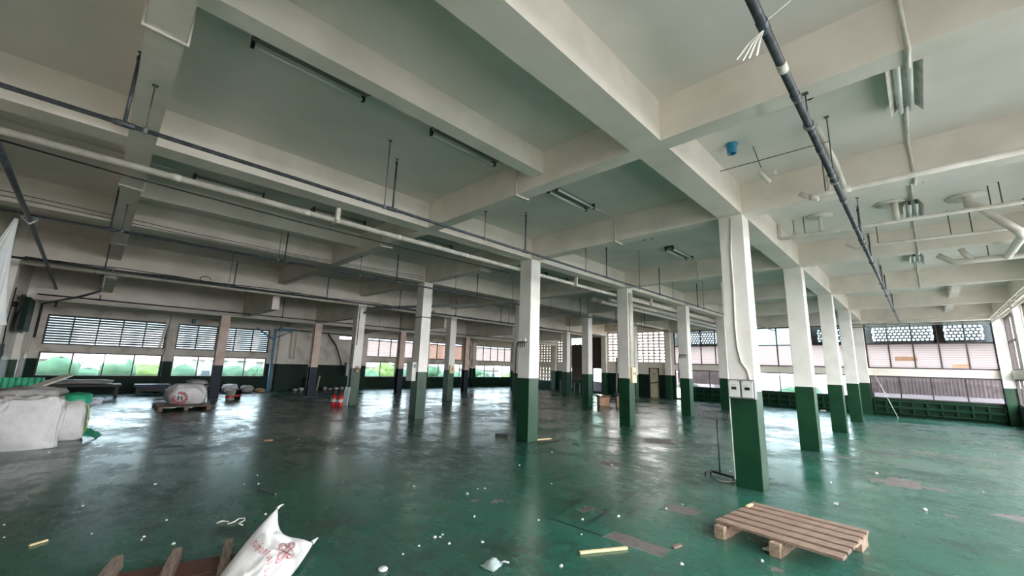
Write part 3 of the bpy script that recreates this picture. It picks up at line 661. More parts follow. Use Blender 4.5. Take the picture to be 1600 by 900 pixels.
MB().lathe([(.04, ZC-.001), (.04, ZC-.02), (.028, ZC-.02), (.028, ZC-.001)], (-.55, 4.95, 0), 14).build('ceiling_sleeve', 'black', label='round dark hole rim in the ceiling beside the blue-grey pipe', cat='sleeve')
conduit('hanging_tube', [(-1.27, 5.86, 4.24), (-1.19, 6.0, 4.12)], .032, 'short white tube hanging tilted by the thin grey line', 'pvc', 'pipe')
conduit('tube_end', [(-1.13, 6.02, 4.27), (-1.13, 6.02, 4.2)], .03, 'white tube end beside the hanging tilted tube', 'pvc', 'pipe')
conduit('tube_hanger', [(-1.27, 5.66, ZC), (-1.2, 5.66, 4.2)], .005, 'thin hanger rod between blue stub and hanging tilted tube', 'rod_steel', 'hanger')

# ------------------------------------------------------------------ boxes and fittings on the columns
t = thing('meter_cabinet', 'double grey meter cabinet with two dark windows on the nearest column', 'cabinet', (-1.91, 6.72, 1.24))
MB().box(-2.09, -1.735, 6.66, 6.768, 1.235, 1.505).build('case', 'meter_case', t, bevel=.004)
for x in (-2.0, -1.825):
    d = MB().box(x-.073, x+.073, 6.645, 6.66, 1.255, 1.49).build('door', 'meter_door', t, bevel=.003)
    MB().box(x-.033, x+.033, 6.64, 6.646, 1.36, 1.40).build('meter_window', 'black', d)
    MB().lathe([(0, 1.430), (.02, 1.430), (.02, 1.434), (0, 1.434)], (x, 6.64, 0), 12).build('dial_ring', 'grey_enamel', d)
    for dx in (-.06, .06):
        MB().box(x+dx-.006, x+dx+.006, 6.642, 6.646, 1.47, 1.482).build('screw', 'black', d)
cp = [(P+.02, 6.755, 4.0), (P-.02, 6.755, 3.4), (P-.015, 6.755, 2.9), (P-.03, 6.755, 2.3), (P-.02, 6.755, 1.95), (P+.02, 6.755, 1.75), (P+.09, 6.755, 1.64), (P+.11, 6.755, 1.5)]
conduit('column_conduit', cp, .014, 'white conduit snaking down the nearest column to the meter cabinet')
conduit('column_conduit', [(P-.19, 6.78, 3.0), (P-.185, 6.765, 1.5), (P-.175, 6.765, .1)], .008, 'thin white conduit down the left edge of the nearest column')
t = thing('switch_box', 'cream switch box with two dark sockets on the second-row column', 'switch box', (Q+.21, YC[1], 1.2))
MB().box(Q+.176, Q+.27, YC[1]-.13, YC[1]+.11, 1.22, 1.66).build('case', 'cream_box', t, bevel=.006)
for y in (-.06, .04): MB().box(Q+.27, Q+.276, YC[1]+y-.02, YC[1]+y+.02, 1.45, 1.53).build('socket', 'black', t)
for dy, r_ in ((-.09, .022), (-.02, .03), (.07, .02)):
    conduit('column_conduit', [(Q+.205, YC[1]+dy, 3.9), (Q+.205, YC[1]+dy, 1.66)], r_, {-.09: 'left', -.02: 'middle thick', .07: 'right thin'}[dy]+' vertical white conduit above the cream switch box')
t = thing('wall_cabinet', 'pale grey cabinet mounted on the left face of third-row column', 'cabinet', (R-.1, YC[0]-.24, 1.1))
MB().box(R-.24, R+.08, YC[0]-.30, YC[0]-.162, 1.08, 1.62).build('case', 'meter_door', t, bevel=.005)
MB().box(R+.081, R+.086, YC[0]-.27, YC[0]-.19, 1.46, 1.56).build('label_plate', 'grey_enamel', t)
MB().box(R-.18, R+.18, YC[0]-.165, YC[0]+.165, 2.95, 2.98).build('strap_band', 'black', label='black strap around the column with the pale grey cabinet', cat='strap')
t = thing('switch_box', 'yellowish switch box on the column behind the grey cabinet column', 'switch box', (S+.2, YC[1], 1.2))
MB().box(S+.176, S+.25, YC[1]-.13, YC[1]+.13, 1.2, 1.55).build('case', 'cream_box', t, bevel=.005); MB().box(S+.25, S+.256, YC[1]-.04, YC[1]+.05, 1.3, 1.45).build('cover', 'card', t)
t = thing('switch_box', 'small brass-coloured switch on the extinguisher column', 'switch box', (S+.2, YC[0]+.05, 1.2))
MB().box(S+.176, S+.23, YC[0]-.05, YC[0]+.08, 1.2, 1.42).build('case', 'card', t, bevel=.004); MB().box(S+.23, S+.24, YC[0]-.02, YC[0]+.04, 1.28, 1.35).build('knob', 'black', t)
conduit('column_conduit', [(S+.19, YC[0]-.1, 3.6), (S+.19, YC[0]-.1, 2.2), (S-.0, YC[0]-.175, 2.19), (S-.0, YC[0]-.175, 1.45), (S+.04, YC[0]-.175, .3)], .016, 'dark conduit stepping down the extinguisher column', 'rod_steel')
def hooks(x, y, z, n, label):
    t = thing('wire_rack', label, 'wire rack', (x, y, z))
    MB().box(x-.02, x+n*.07, y-.03, y-.012, z, z+.025).build('bar', 'steel_dark', t)
    for i in range(n):
        MB().lathe([(.012, z+.025), (.024, z+.04), (.016, z+.06), (.024, z+.08), (0, z+.1)], (x+.02+i*.065, y-.03, 0), 10).build('insulator', 'pvc', t)
        MB().tube([(x+.02+i*.065, y-.03, z), (x+.02+i*.065, y-.04, z-.06), (x+.03+i*.065, y-.04, z-.1)], .007, 6).build('wire_tail', 'black', t)
    MB().tube([(x-.01, y-.03, z), (x-.05, y-.03, z-.12), (x-.06, y-.03, z-.4), (x-.06, y-.03, z-.75)], .012, 6).build('down_lead', 'black', t)
hooks(Q-.16, YC[0]-.16, 2.12, 4, 'wire rack with insulators on the wide central column')
hooks(Q-.13, YC[2]-.16, 2.18, 4, 'wire rack with insulators on the third column of the second row')

# ------------------------------------------------------------------ pallet on the right
t = thing('wooden_pallet', 'wooden pallet of weathered planks lying on the green floor, lower right', 'pallet', (-1.09, 5.1, 0), rot=(0, .0, -.09))
for i, (y, w) in enumerate(((-.44, .125), (-.265, .12), (-.09, .135), (.10, .135), (.275, .12), (.43, .10))):
    MB().box(-.53, .50, y-w/2, y+w/2, .118, .142).build('plank', 'wood', t, bevel=.003).rotation_euler = (0, .004*(-1)**i, random.uniform(-.012, .012))
for x in (-.46, 0.02, .44):
    MB().box(x-.045, x+.045, -.56 if x < .4 else .22, .47, 0, .09).build('stringer', 'wood_side', t, bevel=.003)
    if x < .4: MB().box(x-.045, x+.045, -.575, -.505, .0, .117).build('end_block', 'wood_side', t, bevel=.004)
    MB().box(x-.05, x+.05, -.47 if x < .4 else .0, .47, .092, .116).build('deck_bearer', 'wood_side', t)
MB().box(-.50, -.47, .19, .33, .145, .16).build('splinter', 'wood_pale', t)

# upside-down pallet and the printed sack at the bottom left
t = thing('broken_pallet', 'reddish brown board with three grey battens across, bottom edge of the photo', 'pallet', (-4.0, .62, 0), rot=-.26)
for x0, x1 in ((-.27, .0), (.01, .33), (.34, .6)): MB().box(x0, x1, -1.1, .52, .0, .03).build('board', 'wood_red', t, bevel=.003)
for y, s_ in ((-.35, .0), (-.0, .03), (.33, .0)):
    mb = MB(); p = [(-.37+s_, .03), (.6, .03), (.6, .14), (-.30+s_, .14)]
    mb.add([(x, y-.03, z) for x, z in p]+[(x, y+.03, z) for x, z in p], [(0, 1, 2, 3), (7, 6, 5, 4), (0, 4, 5, 1), (1, 5, 6, 2), (2, 6, 7, 3), (3, 7, 4, 0)])
    mb.build('batten', 'wood_grey', t, bevel=.004)
A_, B_, C_, D_ = Vector((-4.0, 1.29, .36)), Vector((-3.89, 1.57, .05)), Vector((-3.16, .60, .06)), Vector((-3.06, .88, .03))
nrm = (B_-A_).cross(C_-A_).normalized()
if nrm.z < 0: nrm = -nrm
def sack_pt(u, v, side=1, off=0.0):
    """u across the mouth seam (0 at the upper ear), v along the length; pillow with pointed ears"""
    sag = .15*math.sin(PI*u**.75)**1.5*(1-v)**3
    vv = v+sag
    p = A_.lerp(B_, u).lerp(C_.lerp(D_, u), vv)
    out = (2*u-1)*.075*math.sin(PI*min(1, v*1.15))**.7 if v > 0 else 0
    p = p+(B_-A_)*out
    th = .17*(max(0, 1-(2*u-1)**2)**.5)*(min(1, v*2.0+.02)**.8)*(1 if v < .8 else max(0, (1-(v-.8)/.2))**.4)
    n_ = noise.noise(Vector((u*4, v*5, 2+side)))*.05+noise.noise(Vector((u*9, v*9, 7+side)))*.016+.006*math.sin(u*24+v*9+3*math.sin(v*7))
    e = min(1, 4*min(u, 1-u))*min(1, v*4)
    p = p+nrm*side*(th+n_*e+off)
    return Vector((p.x, p.y, max(p.z, .034+.012*(side > 0))))
t = thing('printed_sack', 'white woven sack with red knot emblem and red lettering, bottom left', 'sack', (-3.85, 1.1, 0))
mb = MB(); mb.grid(lambda u, v: sack_pt(u, v, 1), 90, 100); mb.grid(lambda u, v: sack_pt(1-u, v, -1), 40, 44)
mb.build('bag', 'woven', t)
mb = MB(); mb.tube([A_, A_+Vector((-.01, .02, .015)), A_+Vector((-.015, .05, .02))], [.012, .008, .004], 6); mb.build('ear', 'woven', t)
mb = MB(); mb.tube([B_+Vector((0, 0, .01)), B_+Vector((-.01, .02, .02)), B_+Vector((-.02, .05, .03))], [.02, .012, .006], 6); mb.build('ear', 'woven', t)
def ribbon(mb, uv, w, off=.006):
    n = len(uv)
    for i in range(n-1):
        a, b = Vector(uv[i]), Vector(uv[i+1]); d = (b-a)
        if d.length < 1e-6: continue
        d = Vector((-d.y, d.x)).normalized()*w/2
        q = [a-d, b-d, b+d, a+d]
        mb.add([sack_pt(max(.01, min(.99, p.x)), max(.01, p.y), 1, off) for p in q], [(0, 1, 2, 3)])
# emblem: interlaced endless knot with four round loops, drawn as a double red line
ec, es, ea = Vector((.57, .40)), .145, .35
def kn(x, y): c, s_ = math.cos(ea), math.sin(ea); return (ec.x+es*(x*c-y*s_), ec.y+es*1.25*(x*s_+y*c))
mb = MB()
for w0 in (.19, .36):
    for k in range(4):
        a0 = k*PI/2; pts_ = []
        for i in range(15):
            a = -2.2+4.4*i/14; x, y = .66+w0*math.cos(a)*1.1, w0*math.sin(a)*1.1
            pts_.append(kn(x*math.cos(a0)-y*math.sin(a0), x*math.sin(a0)+y*math.cos(a0)))
        ribbon(mb, pts_, .0105)
for o_ in (-.22, .22):
    ribbon(mb, [kn(-.55, o_), kn(-.2, o_), kn(.2, o_), kn(.55, o_)], .0105); ribbon(mb, [kn(o_, -.55), kn(o_, -.2), kn(o_, .2), kn(o_, .55)], .0105)
mb.build('knot_emblem', 'red_print', t, label='red outlined knot emblem')
# the arc of small red script (looped letters with stems, as far as the photograph resolves them)
mb = MB()
ARC = [Vector(p) for p in ((.05, .455), (.15, .535), (.30, .575), (.42, .655), (.56, .78))]
def arc(f):
    i = min(3, int(f*4)); return ARC[i].lerp(ARC[i+1], f*4-i)
for i in range(13):
    f = i/12; c0 = arc(f); tx = (arc(min(1, f+.02))-arc(max(0, f-.02))).normalized(); ty = Vector((tx.y, -tx.x)); h, w = .048, .018
    P2 = lambda a, b: tuple(c0+tx*a*w+ty*b*h)
    ribbon(mb, [P2(-.6, 0), P2(-.6, 1)], .0075)
    if i % 3 != 1: ribbon(mb, [P2(-.6, .9), P2(.5, .9), P2(.6, .2)], .006)
    else: ribbon(mb, [P2(-.6, .1), P2(.5, .1), P2(.6, .8)], .006)
    if i % 4 == 2: ribbon(mb, [P2(-.3, 1.3), P2(.5, 1.45)], .009)
mb.build('lettering', 'red_print', t, label='arc of small red lettering')

# ------------------------------------------------------------------ floor stand by the nearest column
t = thing('floor_stand', 'thin black metal stand with wire basket on top beside the nearest column', 'stand', (-2.42, 7.1, 0))
MB().tube([(-2.42, 7.1, .06), (-2.42, 7.1, .88)], .010, 8).build('pole', 'black', t)
mb = MB(); mb.bar((-2.60, 7.22, .05), (-2.22, 7.06, .05), .03, .03); mb.bar((-2.62, 7.05, .05), (-2.50, 7.35, .05), .022, .022)
mb.build('base', 'black', t)
for x, y in ((-2.60, 7.22), (-2.22, 7.06), (-2.62, 7.05), (-2.50, 7.35)): MB().bar((x, y, 0), (x, y, .06), .02, .02).build('foot', 'black', t)
mb = MB(); bx0, bx1, by0, by1 = -2.62, -2.22, 7.02, 7.2
for z in (.87, .98):
    mb.tube([(bx0, by0, z), (bx1, by0, z), (bx1, by1, z), (bx0, by1, z), (bx0, by0, z)], .006, 6)
for i in range(9):
    x = bx0+(bx1-bx0)*i/8
    mb.tube([(x, by0, .98), (x, by0, .87), (x, by1, .87), (x, by1, .98)], .004, 5)
mb.build('wire_basket', 'grey_enamel', t); MB().bar((bx0, 7.1, .865), (bx1, 7.1, .865), .03, .012).build('basket_bar', 'black', t)
conduit('loose_wire', [(-2.42, 6.92, .01), (-2.32, 6.86, .012), (-2.24, 6.9, .012), (-2.14, 7.02, .01)], .007, 'white loose wire end by the foot of the stand', 'pvc', 'wire')

# ------------------------------------------------------------------ small things on the floor
MB().bar((-2.32, 3.26, .012), (-2.09, 3.67, .012), .03, .022).build('wood_stick', 'wood_pale', label='pale yellow wooden stick on the floor beside the grey worn strip', cat='stick', bevel=.004)
MB().bar((-6.22, 7.08, .02), (-6.12, 7.5, .02), .05, .035).build('wood_offcut', 'wood_pale', label='pale wood offcut at the foot of the central column', cat='offcut')
MB().bar((-6.12, 7.1, .012), (-6.0, 7.6, .012), .06, .02).build('wood_offcut', 'dirt_brown', label='dark strip of wood beside the pale offcut at the central column', cat='offcut')
MB().bar((-7.25, 6.85, .02), (-7.05, 7.05, .02), .1, .04).build('rubber_block', 'black', label='small black block on the floor left of the central column', cat='block')
MB().bar((-5.46, -.13, .01), (-5.52, -.03, .01), .02, .014).build('wood_sliver', 'wood_pale', label='pale wood sliver on the dark floor, lower left', cat='sliver')
MB().bar((-6.03, 1.70, .01), (-5.68, 1.79, .01), .02, .016).build('grey_rod', 'rod_steel', label='thin greenish rod lying on the floor left of centre', cat='rod')
conduit('white_string', [(-5.07, 1.10, .008), (-5.09, 1.15, .01), (-5.03, 1.19, .01), (-4.97, 1.17, .008), (-4.99, 1.23, .012), (-5.06, 1.28, .01), (-5.04, 1.33, .01), (-4.97, 1.31, .012), (-4.92, 1.25, .008), (-4.86, 1.27, .008)], .006, 'tangled white string on the dark green floor above the sack', 'pvc', 'string')
MB().lathe([(0, .002), (.034, .002), (.038, .012), (.03, .02), (0, .02)], (-3.18, 1.85, 0), 18).build('white_disc', 'paper', label='round white cap lying near the bottom centre', cat='disc')
mb = MB(); mb.grid(lambda u, v: Vector((-2.66+.08*(2*u-1)*(1-.5*v), 2.54+.075*(2*v-1), .004+.06*math.sin(PI*u)*math.sin(PI*v)+.012*noise.noise(Vector((u*6, v*6, 1))))), 12, 12)
mb.tube([(-2.64, 2.585, .015), (-2.61, 2.62, .03), (-2.59, 2.655, .015)], .008, 6)
mb.build('plastic_bag', 'plastic_film', label='crumpled clear plastic bag at the bottom centre of the floor', cat='bag')
MB().add([(-1.25, 4.62, .004), (-1.17, 4.58, .012), (-1.15, 4.63, .01), (-1.21, 4.68, .03)], [(0, 1, 2, 3)]).tube([(-1.24, 4.64, .01), (-1.16, 4.6, .02)], .012, 6).build('torn_scrap', 'paper', label='torn whitish scrap on the floor left of the pallet', cat='scrap')
MB().box(-9.5, -9.36, 2.62, 2.78, 0, .012).build('cardboard_piece', 'card', label='flat pinkish piece of cardboard on the floor, left of centre', cat='cardboard')
MB().bar((-1.82, 4.02, .004), (-1.78, 4.1, .02), .03, .02).build('wood_chip', 'wood', label='small brown wood chip below the end of the grey worn strip', cat='chip')
MB().box(-1.0, -.96, 6.9, 6.94, 0, .018).build('stone_chip', 'concrete', label='pale chip on the floor behind the pallet', cat='chip')
for x, y, lab in ((-.76, 9.55, 'white and red crumpled wrapper on the worn grey patch at right'), (-.18, 7.51, 'small green and white bottle cap right of the pallet')):
    MB().lathe([(0, .0), (.022, .0), (.026, .012), (.014, .03), (0, .03)], (x, y, 0), 8).build('litter_cap', 'paper', label=lab, cat='litter')
SC = [(-6.54, 3.61), (-6.19, 3.46), (-5.69, 2.61), (-4.95, 3.24), (-4.34, 3.82), (-4.29, 3.9), (-3.6, 3.14), (-4.26, 3.58), (-3.43, 2.51), (-3.4, 2.55), (-3.43, 2.6), (-3.37, 2.3), (-3.23, 2.53), (-3.06, 2.78), (-3.32, 2.11), (-5.05, 1.52),
      (-6.74, 1.86), (-6.29, 1.76), (-5.22, 6.44), (-3.87, 4.77), (-3.08, 3.59), (-2.79, 3.97), (-2.58, 4.36), (-2.34, 5.03), (-2.28, 5.34), (-2.56, 3.63), (-1.63, 3.76), (-2.29, 2.96), (-1.18, 4.36), (-2.45, 7.66), (-3.93, 6.45), (.8, 16.84),
      (1.31, 16.1), (.42, 9.42), (-10.2, -.26), (-6.51, .17), (-5.85, -.3), (-6.26, -.34), (-5.49, .24), (-5.48, .76), (-5.12, .57), (-5.05, .55), (-4.78, .74), (-7.03, .8), (-6.37, 1.62), (-9.2, 3.2), (-1.2, 8.2), (.9, 14.2), (1.2, 12.1), (-4.9, 5.2)]
first = None
for i, (x, y) in enumerate(SC):
    if first is None:
        mb = MB(); mb.add([(-.02, -.012, .0), (.018, -.016, .0), (.022, .012, .0), (-.012, .018, .0), (-.012, -.008, .02), (.012, -.006, .026), (.01, .01, .016), (-.01, .01, .022)],
                          [(0, 3, 2, 1), (4, 5, 6, 7), (0, 1, 5, 4), (1, 2, 6, 5), (2, 3, 7, 6), (3, 0, 4, 7)])
        first = o = mb.build('paper_scrap', 'paper', label='tiny white scrap scattered on the green floor', cat='scrap', group='tiny white scraps on the floor', at=(0, 0, 0)); o.location = (x, y, 0)
    else:
        o = first.copy(); COL.objects.link(o); o.location = (x, y, 0)
    s_ = random.uniform(.4, .85); o.scale = (s_, s_, s_*.8); o.rotation_euler = (0, 0, random.uniform(0, 6.28))

# ------------------------------------------------------------------ heap of sacks at the left edge
def lumpy(mb, c, hx, hy, hz, seed, n=18, amp=.05, sq=.5, m=0):
    """a filled woven bag: boxy rounded body with folds, resting on its flat bottom"""
    def fn(u, v):
        th, ph = 2*PI*u, PI*v
        def sp(a, e): return math.copysign(abs(a)**e, a)
        x = sp(math.cos(th), sq)*sp(math.sin(ph), sq); y = sp(math.sin(th), sq)*sp(math.sin(ph), sq); z = -sp(math.cos(ph), sq)
        q = Vector((x, y, z)); k = 1+amp*noise.noise(q*1.7+Vector((seed, 0, 0)))+amp*.6*noise.noise(q*4.5+Vector((0, seed, 0)))
        fold = amp*.3*math.sin(9*x+4*z+seed)*math.sin(7*z+5*y+seed)-amp*.9*abs(noise.noise(q*3.1+Vector((seed, seed, 0))))-amp*.55*abs(noise.noise(Vector((q.x*9, q.y*9, q.z*5+seed))))
        k += fold
        return Vector((c[0]+hx*x*k, c[1]+hy*y*k, max(.0, c[2]+hz+hz*z*(k if z > -.6 else 1))))
    mb.grid(fn, n*2, n, m, True, True)
    return mb
lumpy(MB(), (-11.0, -.62, -.12), .38, .42, .48, 3, 46, .10, .28).build('bulk_sack', 'woven', label='big puffy white woven sack at the left edge, front of the heap', cat='sack')
lumpy(MB(), (-10.7, -1.30, -.1), .34, .24, .40, 8, 20, .10, .4).build('bulk_sack', 'woven_grey', label='greyish sack cut by the left photo edge beside the big white sack', cat='sack')
t = thing('striped_sack', 'white sack with green and yellow stripe behind the big white sack', 'sack', (-11.6, -.1, 0))
lumpy(MB(), (-11.6, -.12, -.08), .30, .24, .40, 5, 18, .12, .5).build('body', 'woven', t)
mb = MB()
for x0, x1, mm in ((-11.42, -11.33, 0), (-11.33, -11.30, 1)):
    mb.grid(lambda u, v: Vector((x0+(x1-x0)*u+.1*v-.06, .135-.05*(2*v-1)**2-.02*u, .04+.60*v)), 3, 10, mm)
mb.build('stripe', ['green_sheet', 'yellow_print'], t)
lumpy(MB(), (-11.7, -.08, .60), .28, .22, .12, 12, 12, .16, .7).build('green_bag', 'green_sheet', label='crumpled green plastic bag on top of the striped sack', cat='bag')
MB().grid(lambda u, v: Vector((-11.9+.5*u, .12+.26*v-.1*u, .004+.16*(1-v)*(1-.4*u)+.03*noise.noise(Vector((u*5, v*5, 2))))), 10, 10).build('green_tarp', 'green_sheet', label='green sheet spilling onto the floor right of the sack heap', cat='tarp')
MB().tube([(-11.6, .08, .60), (-11.55, .16, .66), (-11.5, .24, .67)], [.05, .055, .05], 10).build('rolled_cloth', 'lilac_panel', label='dull pinkish roll poking out at the right of the heap', cat='roll')
lumpy(MB(), (-12.0, -.75, .50), .50, .55, .22, 21, 16, .2, .7).build('grey_film', 'woven_grey', label='grey crumpled plastic heaped behind the big white sack', cat='plastic')
MB().bar((-11.55, -.95, .80), (-12.9, -.3, 1.12), .16, .03).build('white_plank', 'pvc', label='white board leaning diagonally across the sack heap', cat='board')
t = thing('corrugated_sheet', 'upright green corrugated sheet behind the sack heap at left', 'sheet', (-13.5, -1.15, 0))
MB().grid(lambda u, v: Vector((-13.5+.012*math.sin(u*60), -1.5+.85*u, .0+1.05*v)), 60, 2).build('face', 'green_sheet', t); MB().box(-13.53, -13.515, -1.5, -.65, 0, 1.04).build('backing', 'dark_grey', t)
MB().bar((-12.6, -1.62, .0), (-12.75, -1.6, 1.05), .25, .03, 0, (0, 1, 0)).build('beige_board', 'cream_door', label='beige board standing against the wall at the left edge', cat='board')
t = thing('low_bench', 'low dark bench with folded grey tarps on it below the first left window', 'bench', (-21.5, -.3, 0))
MB().box(-21.9, -20.9, -1.2, .9, .42, .5).build('top', 'dark_grey', t)
for x in (-21.8, -21.0):
    for y in (-1.1, .8): MB().box(x-.04, x+.04, y-.04, y+.04, 0, .42).build('leg', 'dark_grey', t)
lumpy(MB(), (-21.4, -.2, .5), .4, .9, .08, 31, 12, .2, .6).build('folded_tarp', 'woven_grey', label='grey folded tarps lying on the low bench by the left windows', cat='tarp')
# near-left wall fittings
t = thing('tall_cabinet', 'dark green tall panel hanging high on the near wall, far left', 'panel', (-18.0, YN+.1, 2.0))
MB().box(-18.6, -17.2, YN+.145, YN+.26, 2.15, 3.05).build('panel', 'dark_dado', t); MB().box(-18.65, -17.15, YN+.13, YN+.15, 2.1, 3.1).build('rim', 'black', t)
t = thing('wall_fan', 'dark round wall fan behind the hanging cloth at the left edge', 'fan', (-15.4, YN+.2, 2.6))
MB().tube([(-15.4, YN+.0, 2.7), (-15.4, YN+.25, 2.7)], .06, 10).build('motor', 'black', t)
mb = MB(); mb.tube([(-15.4+.24*math.cos(a*PI/10), YN+.27, 2.7+.24*math.sin(a*PI/10)) for a in range(21)], .012, 6); mb.build('cage', 'black', t)
for k in range(4): MB().bar((-15.4, YN+.25, 2.7), (-15.4+.2*math.cos(k*PI/2+.4), YN+.25, 2.7+.2*math.sin(k*PI/2+.4)), .09, .01, 0, (0, 1, 0)).build('blade', 'grey_enamel', t)
for k, x in enumerate((-14.2, -16.4, -20.5)):
    t = thing('wall_switch', ('small dark switch panel with wires on the near wall', 'second dark switch panel low on the near wall', 'brown fuse board with a white card in the left corner')[k], 'switch panel', (x, YN+.05, 1.3))
    MB().box(x-.18, x+.18, YN, YN+.08, 1.35, 1.75).build('board', 'wood_red' if k == 2 else 'dark_grey', t)
    MB().box(x-.06, x+.06, YN+.08, YN+.11, 1.45, 1.6).build('switch', 'black', t)
    MB().tube([(x, YN+.06, 1.75), (x+.03, YN+.04, 2.3), (x, YN+.04, 3.2)], .012, 6).build('lead', 'black', t)
for k in range(3):
    x = -19.6-.35*k; conduit('corner_pipe', [(x, YN+.12, .8), (x, YN+.12, 3.3)], .045, ('brown', 'pale', 'rusty')[k]+' vertical pipe in the far left corner, '+('first', 'second', 'third')[k]+' of three', ('pink_paint', 'pvc', 'old_paint')[k], 'pipe')
# hanging white cloth, knotted to the pipe
def cloth(u, v):
    a = 2*PI*u; r_ = .03+.36*v**1.15; k = 1+.16*v*math.sin(a*7+3*v)+.08*math.sin(a*13)
    return Vector((-9.5+r_*k*math.cos(a)-.12*v, -1.13+r_*.75*k*math.sin(a)-.2*v, 3.56-1.62*v-.03*math.sin(a*7)*v**4))
t = thing('hanging_cloth', 'white cloth gathered and hung from the dark pipe at the left edge', 'cloth', (-9.5, -1.1, 1.95))
MB().grid(cloth, 90, 24, 0, True, True).build('drape', 'cloth_white', t)
MB().tube([(-9.5, -.93, 3.6), (-9.44, -1.0, 3.66), (-9.5, -1.09, 3.6), (-9.55, -1.0, 3.53), (-9.5, -.93, 3.6)], .02, 8).build('knot', 'cloth_white', t)

# ------------------------------------------------------------------ middle left: pallet with bag, buckets, crate, heap by the window
t = thing('dark_pallet', 'dark low pallet carrying the emblem bag before the left windows', 'pallet', (-16.6, 2.2, 0))
for i in range(6): MB().box(-17.4+i*.28, -17.18+i*.28, 1.55, 2.85, .10, .125).build('plank', 'wood_grey', t)
for y in (1.6, 2.2, 2.75): MB().box(-17.4, -15.78, y-.05, y+.05, 0, .10).build('stringer', 'wood_grey', t)
t = thing('emblem_bag', 'white bulk bag with round red emblem on the dark pallet', 'sack', (-16.5, 2.2, .125))
lumpy(MB(), (-16.45, 2.22, .125), .55, .50, .32, 41, 20, .13, .5).build('bag', 'woven', t)
lumpy(MB(), (-16.75, 2.5, .70), .42, .28, .08, 45, 12, .2, .7).build('bag_mouth', 'woven_grey', t)
mb = MB(); c0 = Vector((-15.875, 2.02, .36)); ex = Vector((.05, .16, 0)); ez = Vector((-.02, .0, .16))
for k in range(14):
    a0, a1 = k*2*PI/14, (k+.7)*2*PI/14
    mb.add([c0+ex*r_*math.cos(a)+ez*r_*math.sin(a) for r_, a in ((.72, a0), (1.15, a0), (1.15, a1), (.72, a1))], [(0, 1, 2, 3)])
mb.build('red_ring', 'red_print', t, label='ring of red petals')
mb = MB()
for pts_ in (((-.4, -.4), (-.3, .35), (-.15, .35), (-.22, -.4)), ((-.2, .3), (0, -.1), (.2, .3), (.0, .1)), ((.4, -.4), (.3, .35), (.15, .35), (.22, -.4))):
    mb.add([c0+Vector((.004, 0, 0))+ex*a+ez*b for a, b in pts_], [(0, 1, 2, 3)])
mb.build('black_mark', 'black', t, label='black mark inside the ring')
def bucket(x, y, label, m='meter_door'):
    t = thing('paint_bucket', label, 'bucket', (x, y, 0))
    MB().lathe([(0, .0), (.14, .0), (.165, .34), (.175, .34), (.175, .36), (.15, .36), (.13, .02)], (x, y, 0), 16).build('body', m, t)
    MB().lathe([(.150, .10), (.1545, .24)], (x, y, 0), 16).build('band', 'red_paint', t)
    MB().tube([(x-.17, y, .33), (x-.1, y, .46), (x+.1, y, .46), (x+.17, y, .33)], .008, 6).build('handle', 'rod_steel', t)
bucket(-18.75, 2.98, 'white bucket with red band left of the navy-footed column'); bucket(-18.85, 3.9, 'white bucket with red mark right of the navy-footed column'); bucket(-19.3, 4.2, 'dark bucket tucked behind the navy-footed column', 'black')
t = thing('navy_cart', 'low dark navy cart with four wheels under the left windows', 'cart', (-22.6, 1.95, 0))
MB().box(-22.95, -22.25, 1.35, 2.45, .30, .42).build('tray', 'navy', t, bevel=.01); MB().box(-22.9, -22.3, 1.42, 2.38, .14, .30).build('chassis', 'black', t)
for x in (-22.85, -22.35):
    for y in (1.5, 2.3): MB().tube([(x-.025, y, .08), (x+.025, y, .08)], .08, 12).build('wheel', 'black', t)
for k, (x, y, hx, hy, hz, m, lab) in enumerate(((-22.6, 4.62, .32, .33, .2, 'woven', 'white crumpled bundle in the heap by the second left window'), (-22.5, 5.26, .3, .27, .17, 'woven_grey', 'grey bundle in the heap, right of the white bundle'),
        (-22.7, 3.93, .33, .32, .18, 'dark_grey', 'dark sack at the left end of the heap by the window'), (-22.4, 5.78, .22, .22, .1, 'card', 'flattened brown cardboard bundle at the right end of the heap'))):
    lumpy(MB(), (x, y, 0), hx, hy, hz, 60+k, 12, .22, .7).build('rubbish_bundle', m, label=lab, cat='bundle')
t = thing('blue_post', 'blue steel post with brackets at the right end of the left windows', 'post', (-22.9, 6.3, 0))
MB().box(-22.95, -22.85, 6.2, 6.3, 0, 3.05).build('post', 'blue_steel', t); MB().bar((-22.9, 6.25, 2.5), (-22.9, 5.4, 3.05), .06, .06).build('brace', 'blue_steel', t)
MB().bar((-22.9, 6.25, 2.6), (-22.9, 7.1, 3.05), .06, .06).build('brace', 'blue_steel', t); MB().box(-23.0, -22.8, 6.4, 7.1, 3.0, 3.12).build('bracket_box', 'blue_steel', t)
MB().box(-23.6, -23.25, 2.95, 3.05, 3.06, 3.25).build('blue_bracket', 'blue_steel', label='small blue bracket above the first left window bank', cat='bracket')
MB().bar((-23.56, 1.98, 1.9), (-23.56, 2.12, 3.3), .1, .03, 0, (1, 0, 0)).build('white_strip', 'pvc', label='white leaning strip at the right end of the first louvred window', cat='strip')
for k, (y, r_, m) in enumerate(((7.25, .035, 'pvc'), (7.45, .03, 'pvc'), (6.5, .06, 'grey_enamel'))):
    conduit('wall_conduit', [(-23.45, y, .05 if k == 2 else 1.6), (-23.45, y, 3.3 if k != 2 else 1.3)], r_, ('first pale pipe on the stained wall beside its pillar', 'second pale pipe on the stained wall beside its pillar', 'shiny grey duct pipe low on the stained wall')[k], m, 'pipe')
conduit('wall_conduit', [(-23.4, 6.9, 3.1), (-23.4, 11, 3.05)], .03, 'dark horizontal pipe along the top of the stained wall', 'steel_dark', 'pipe')
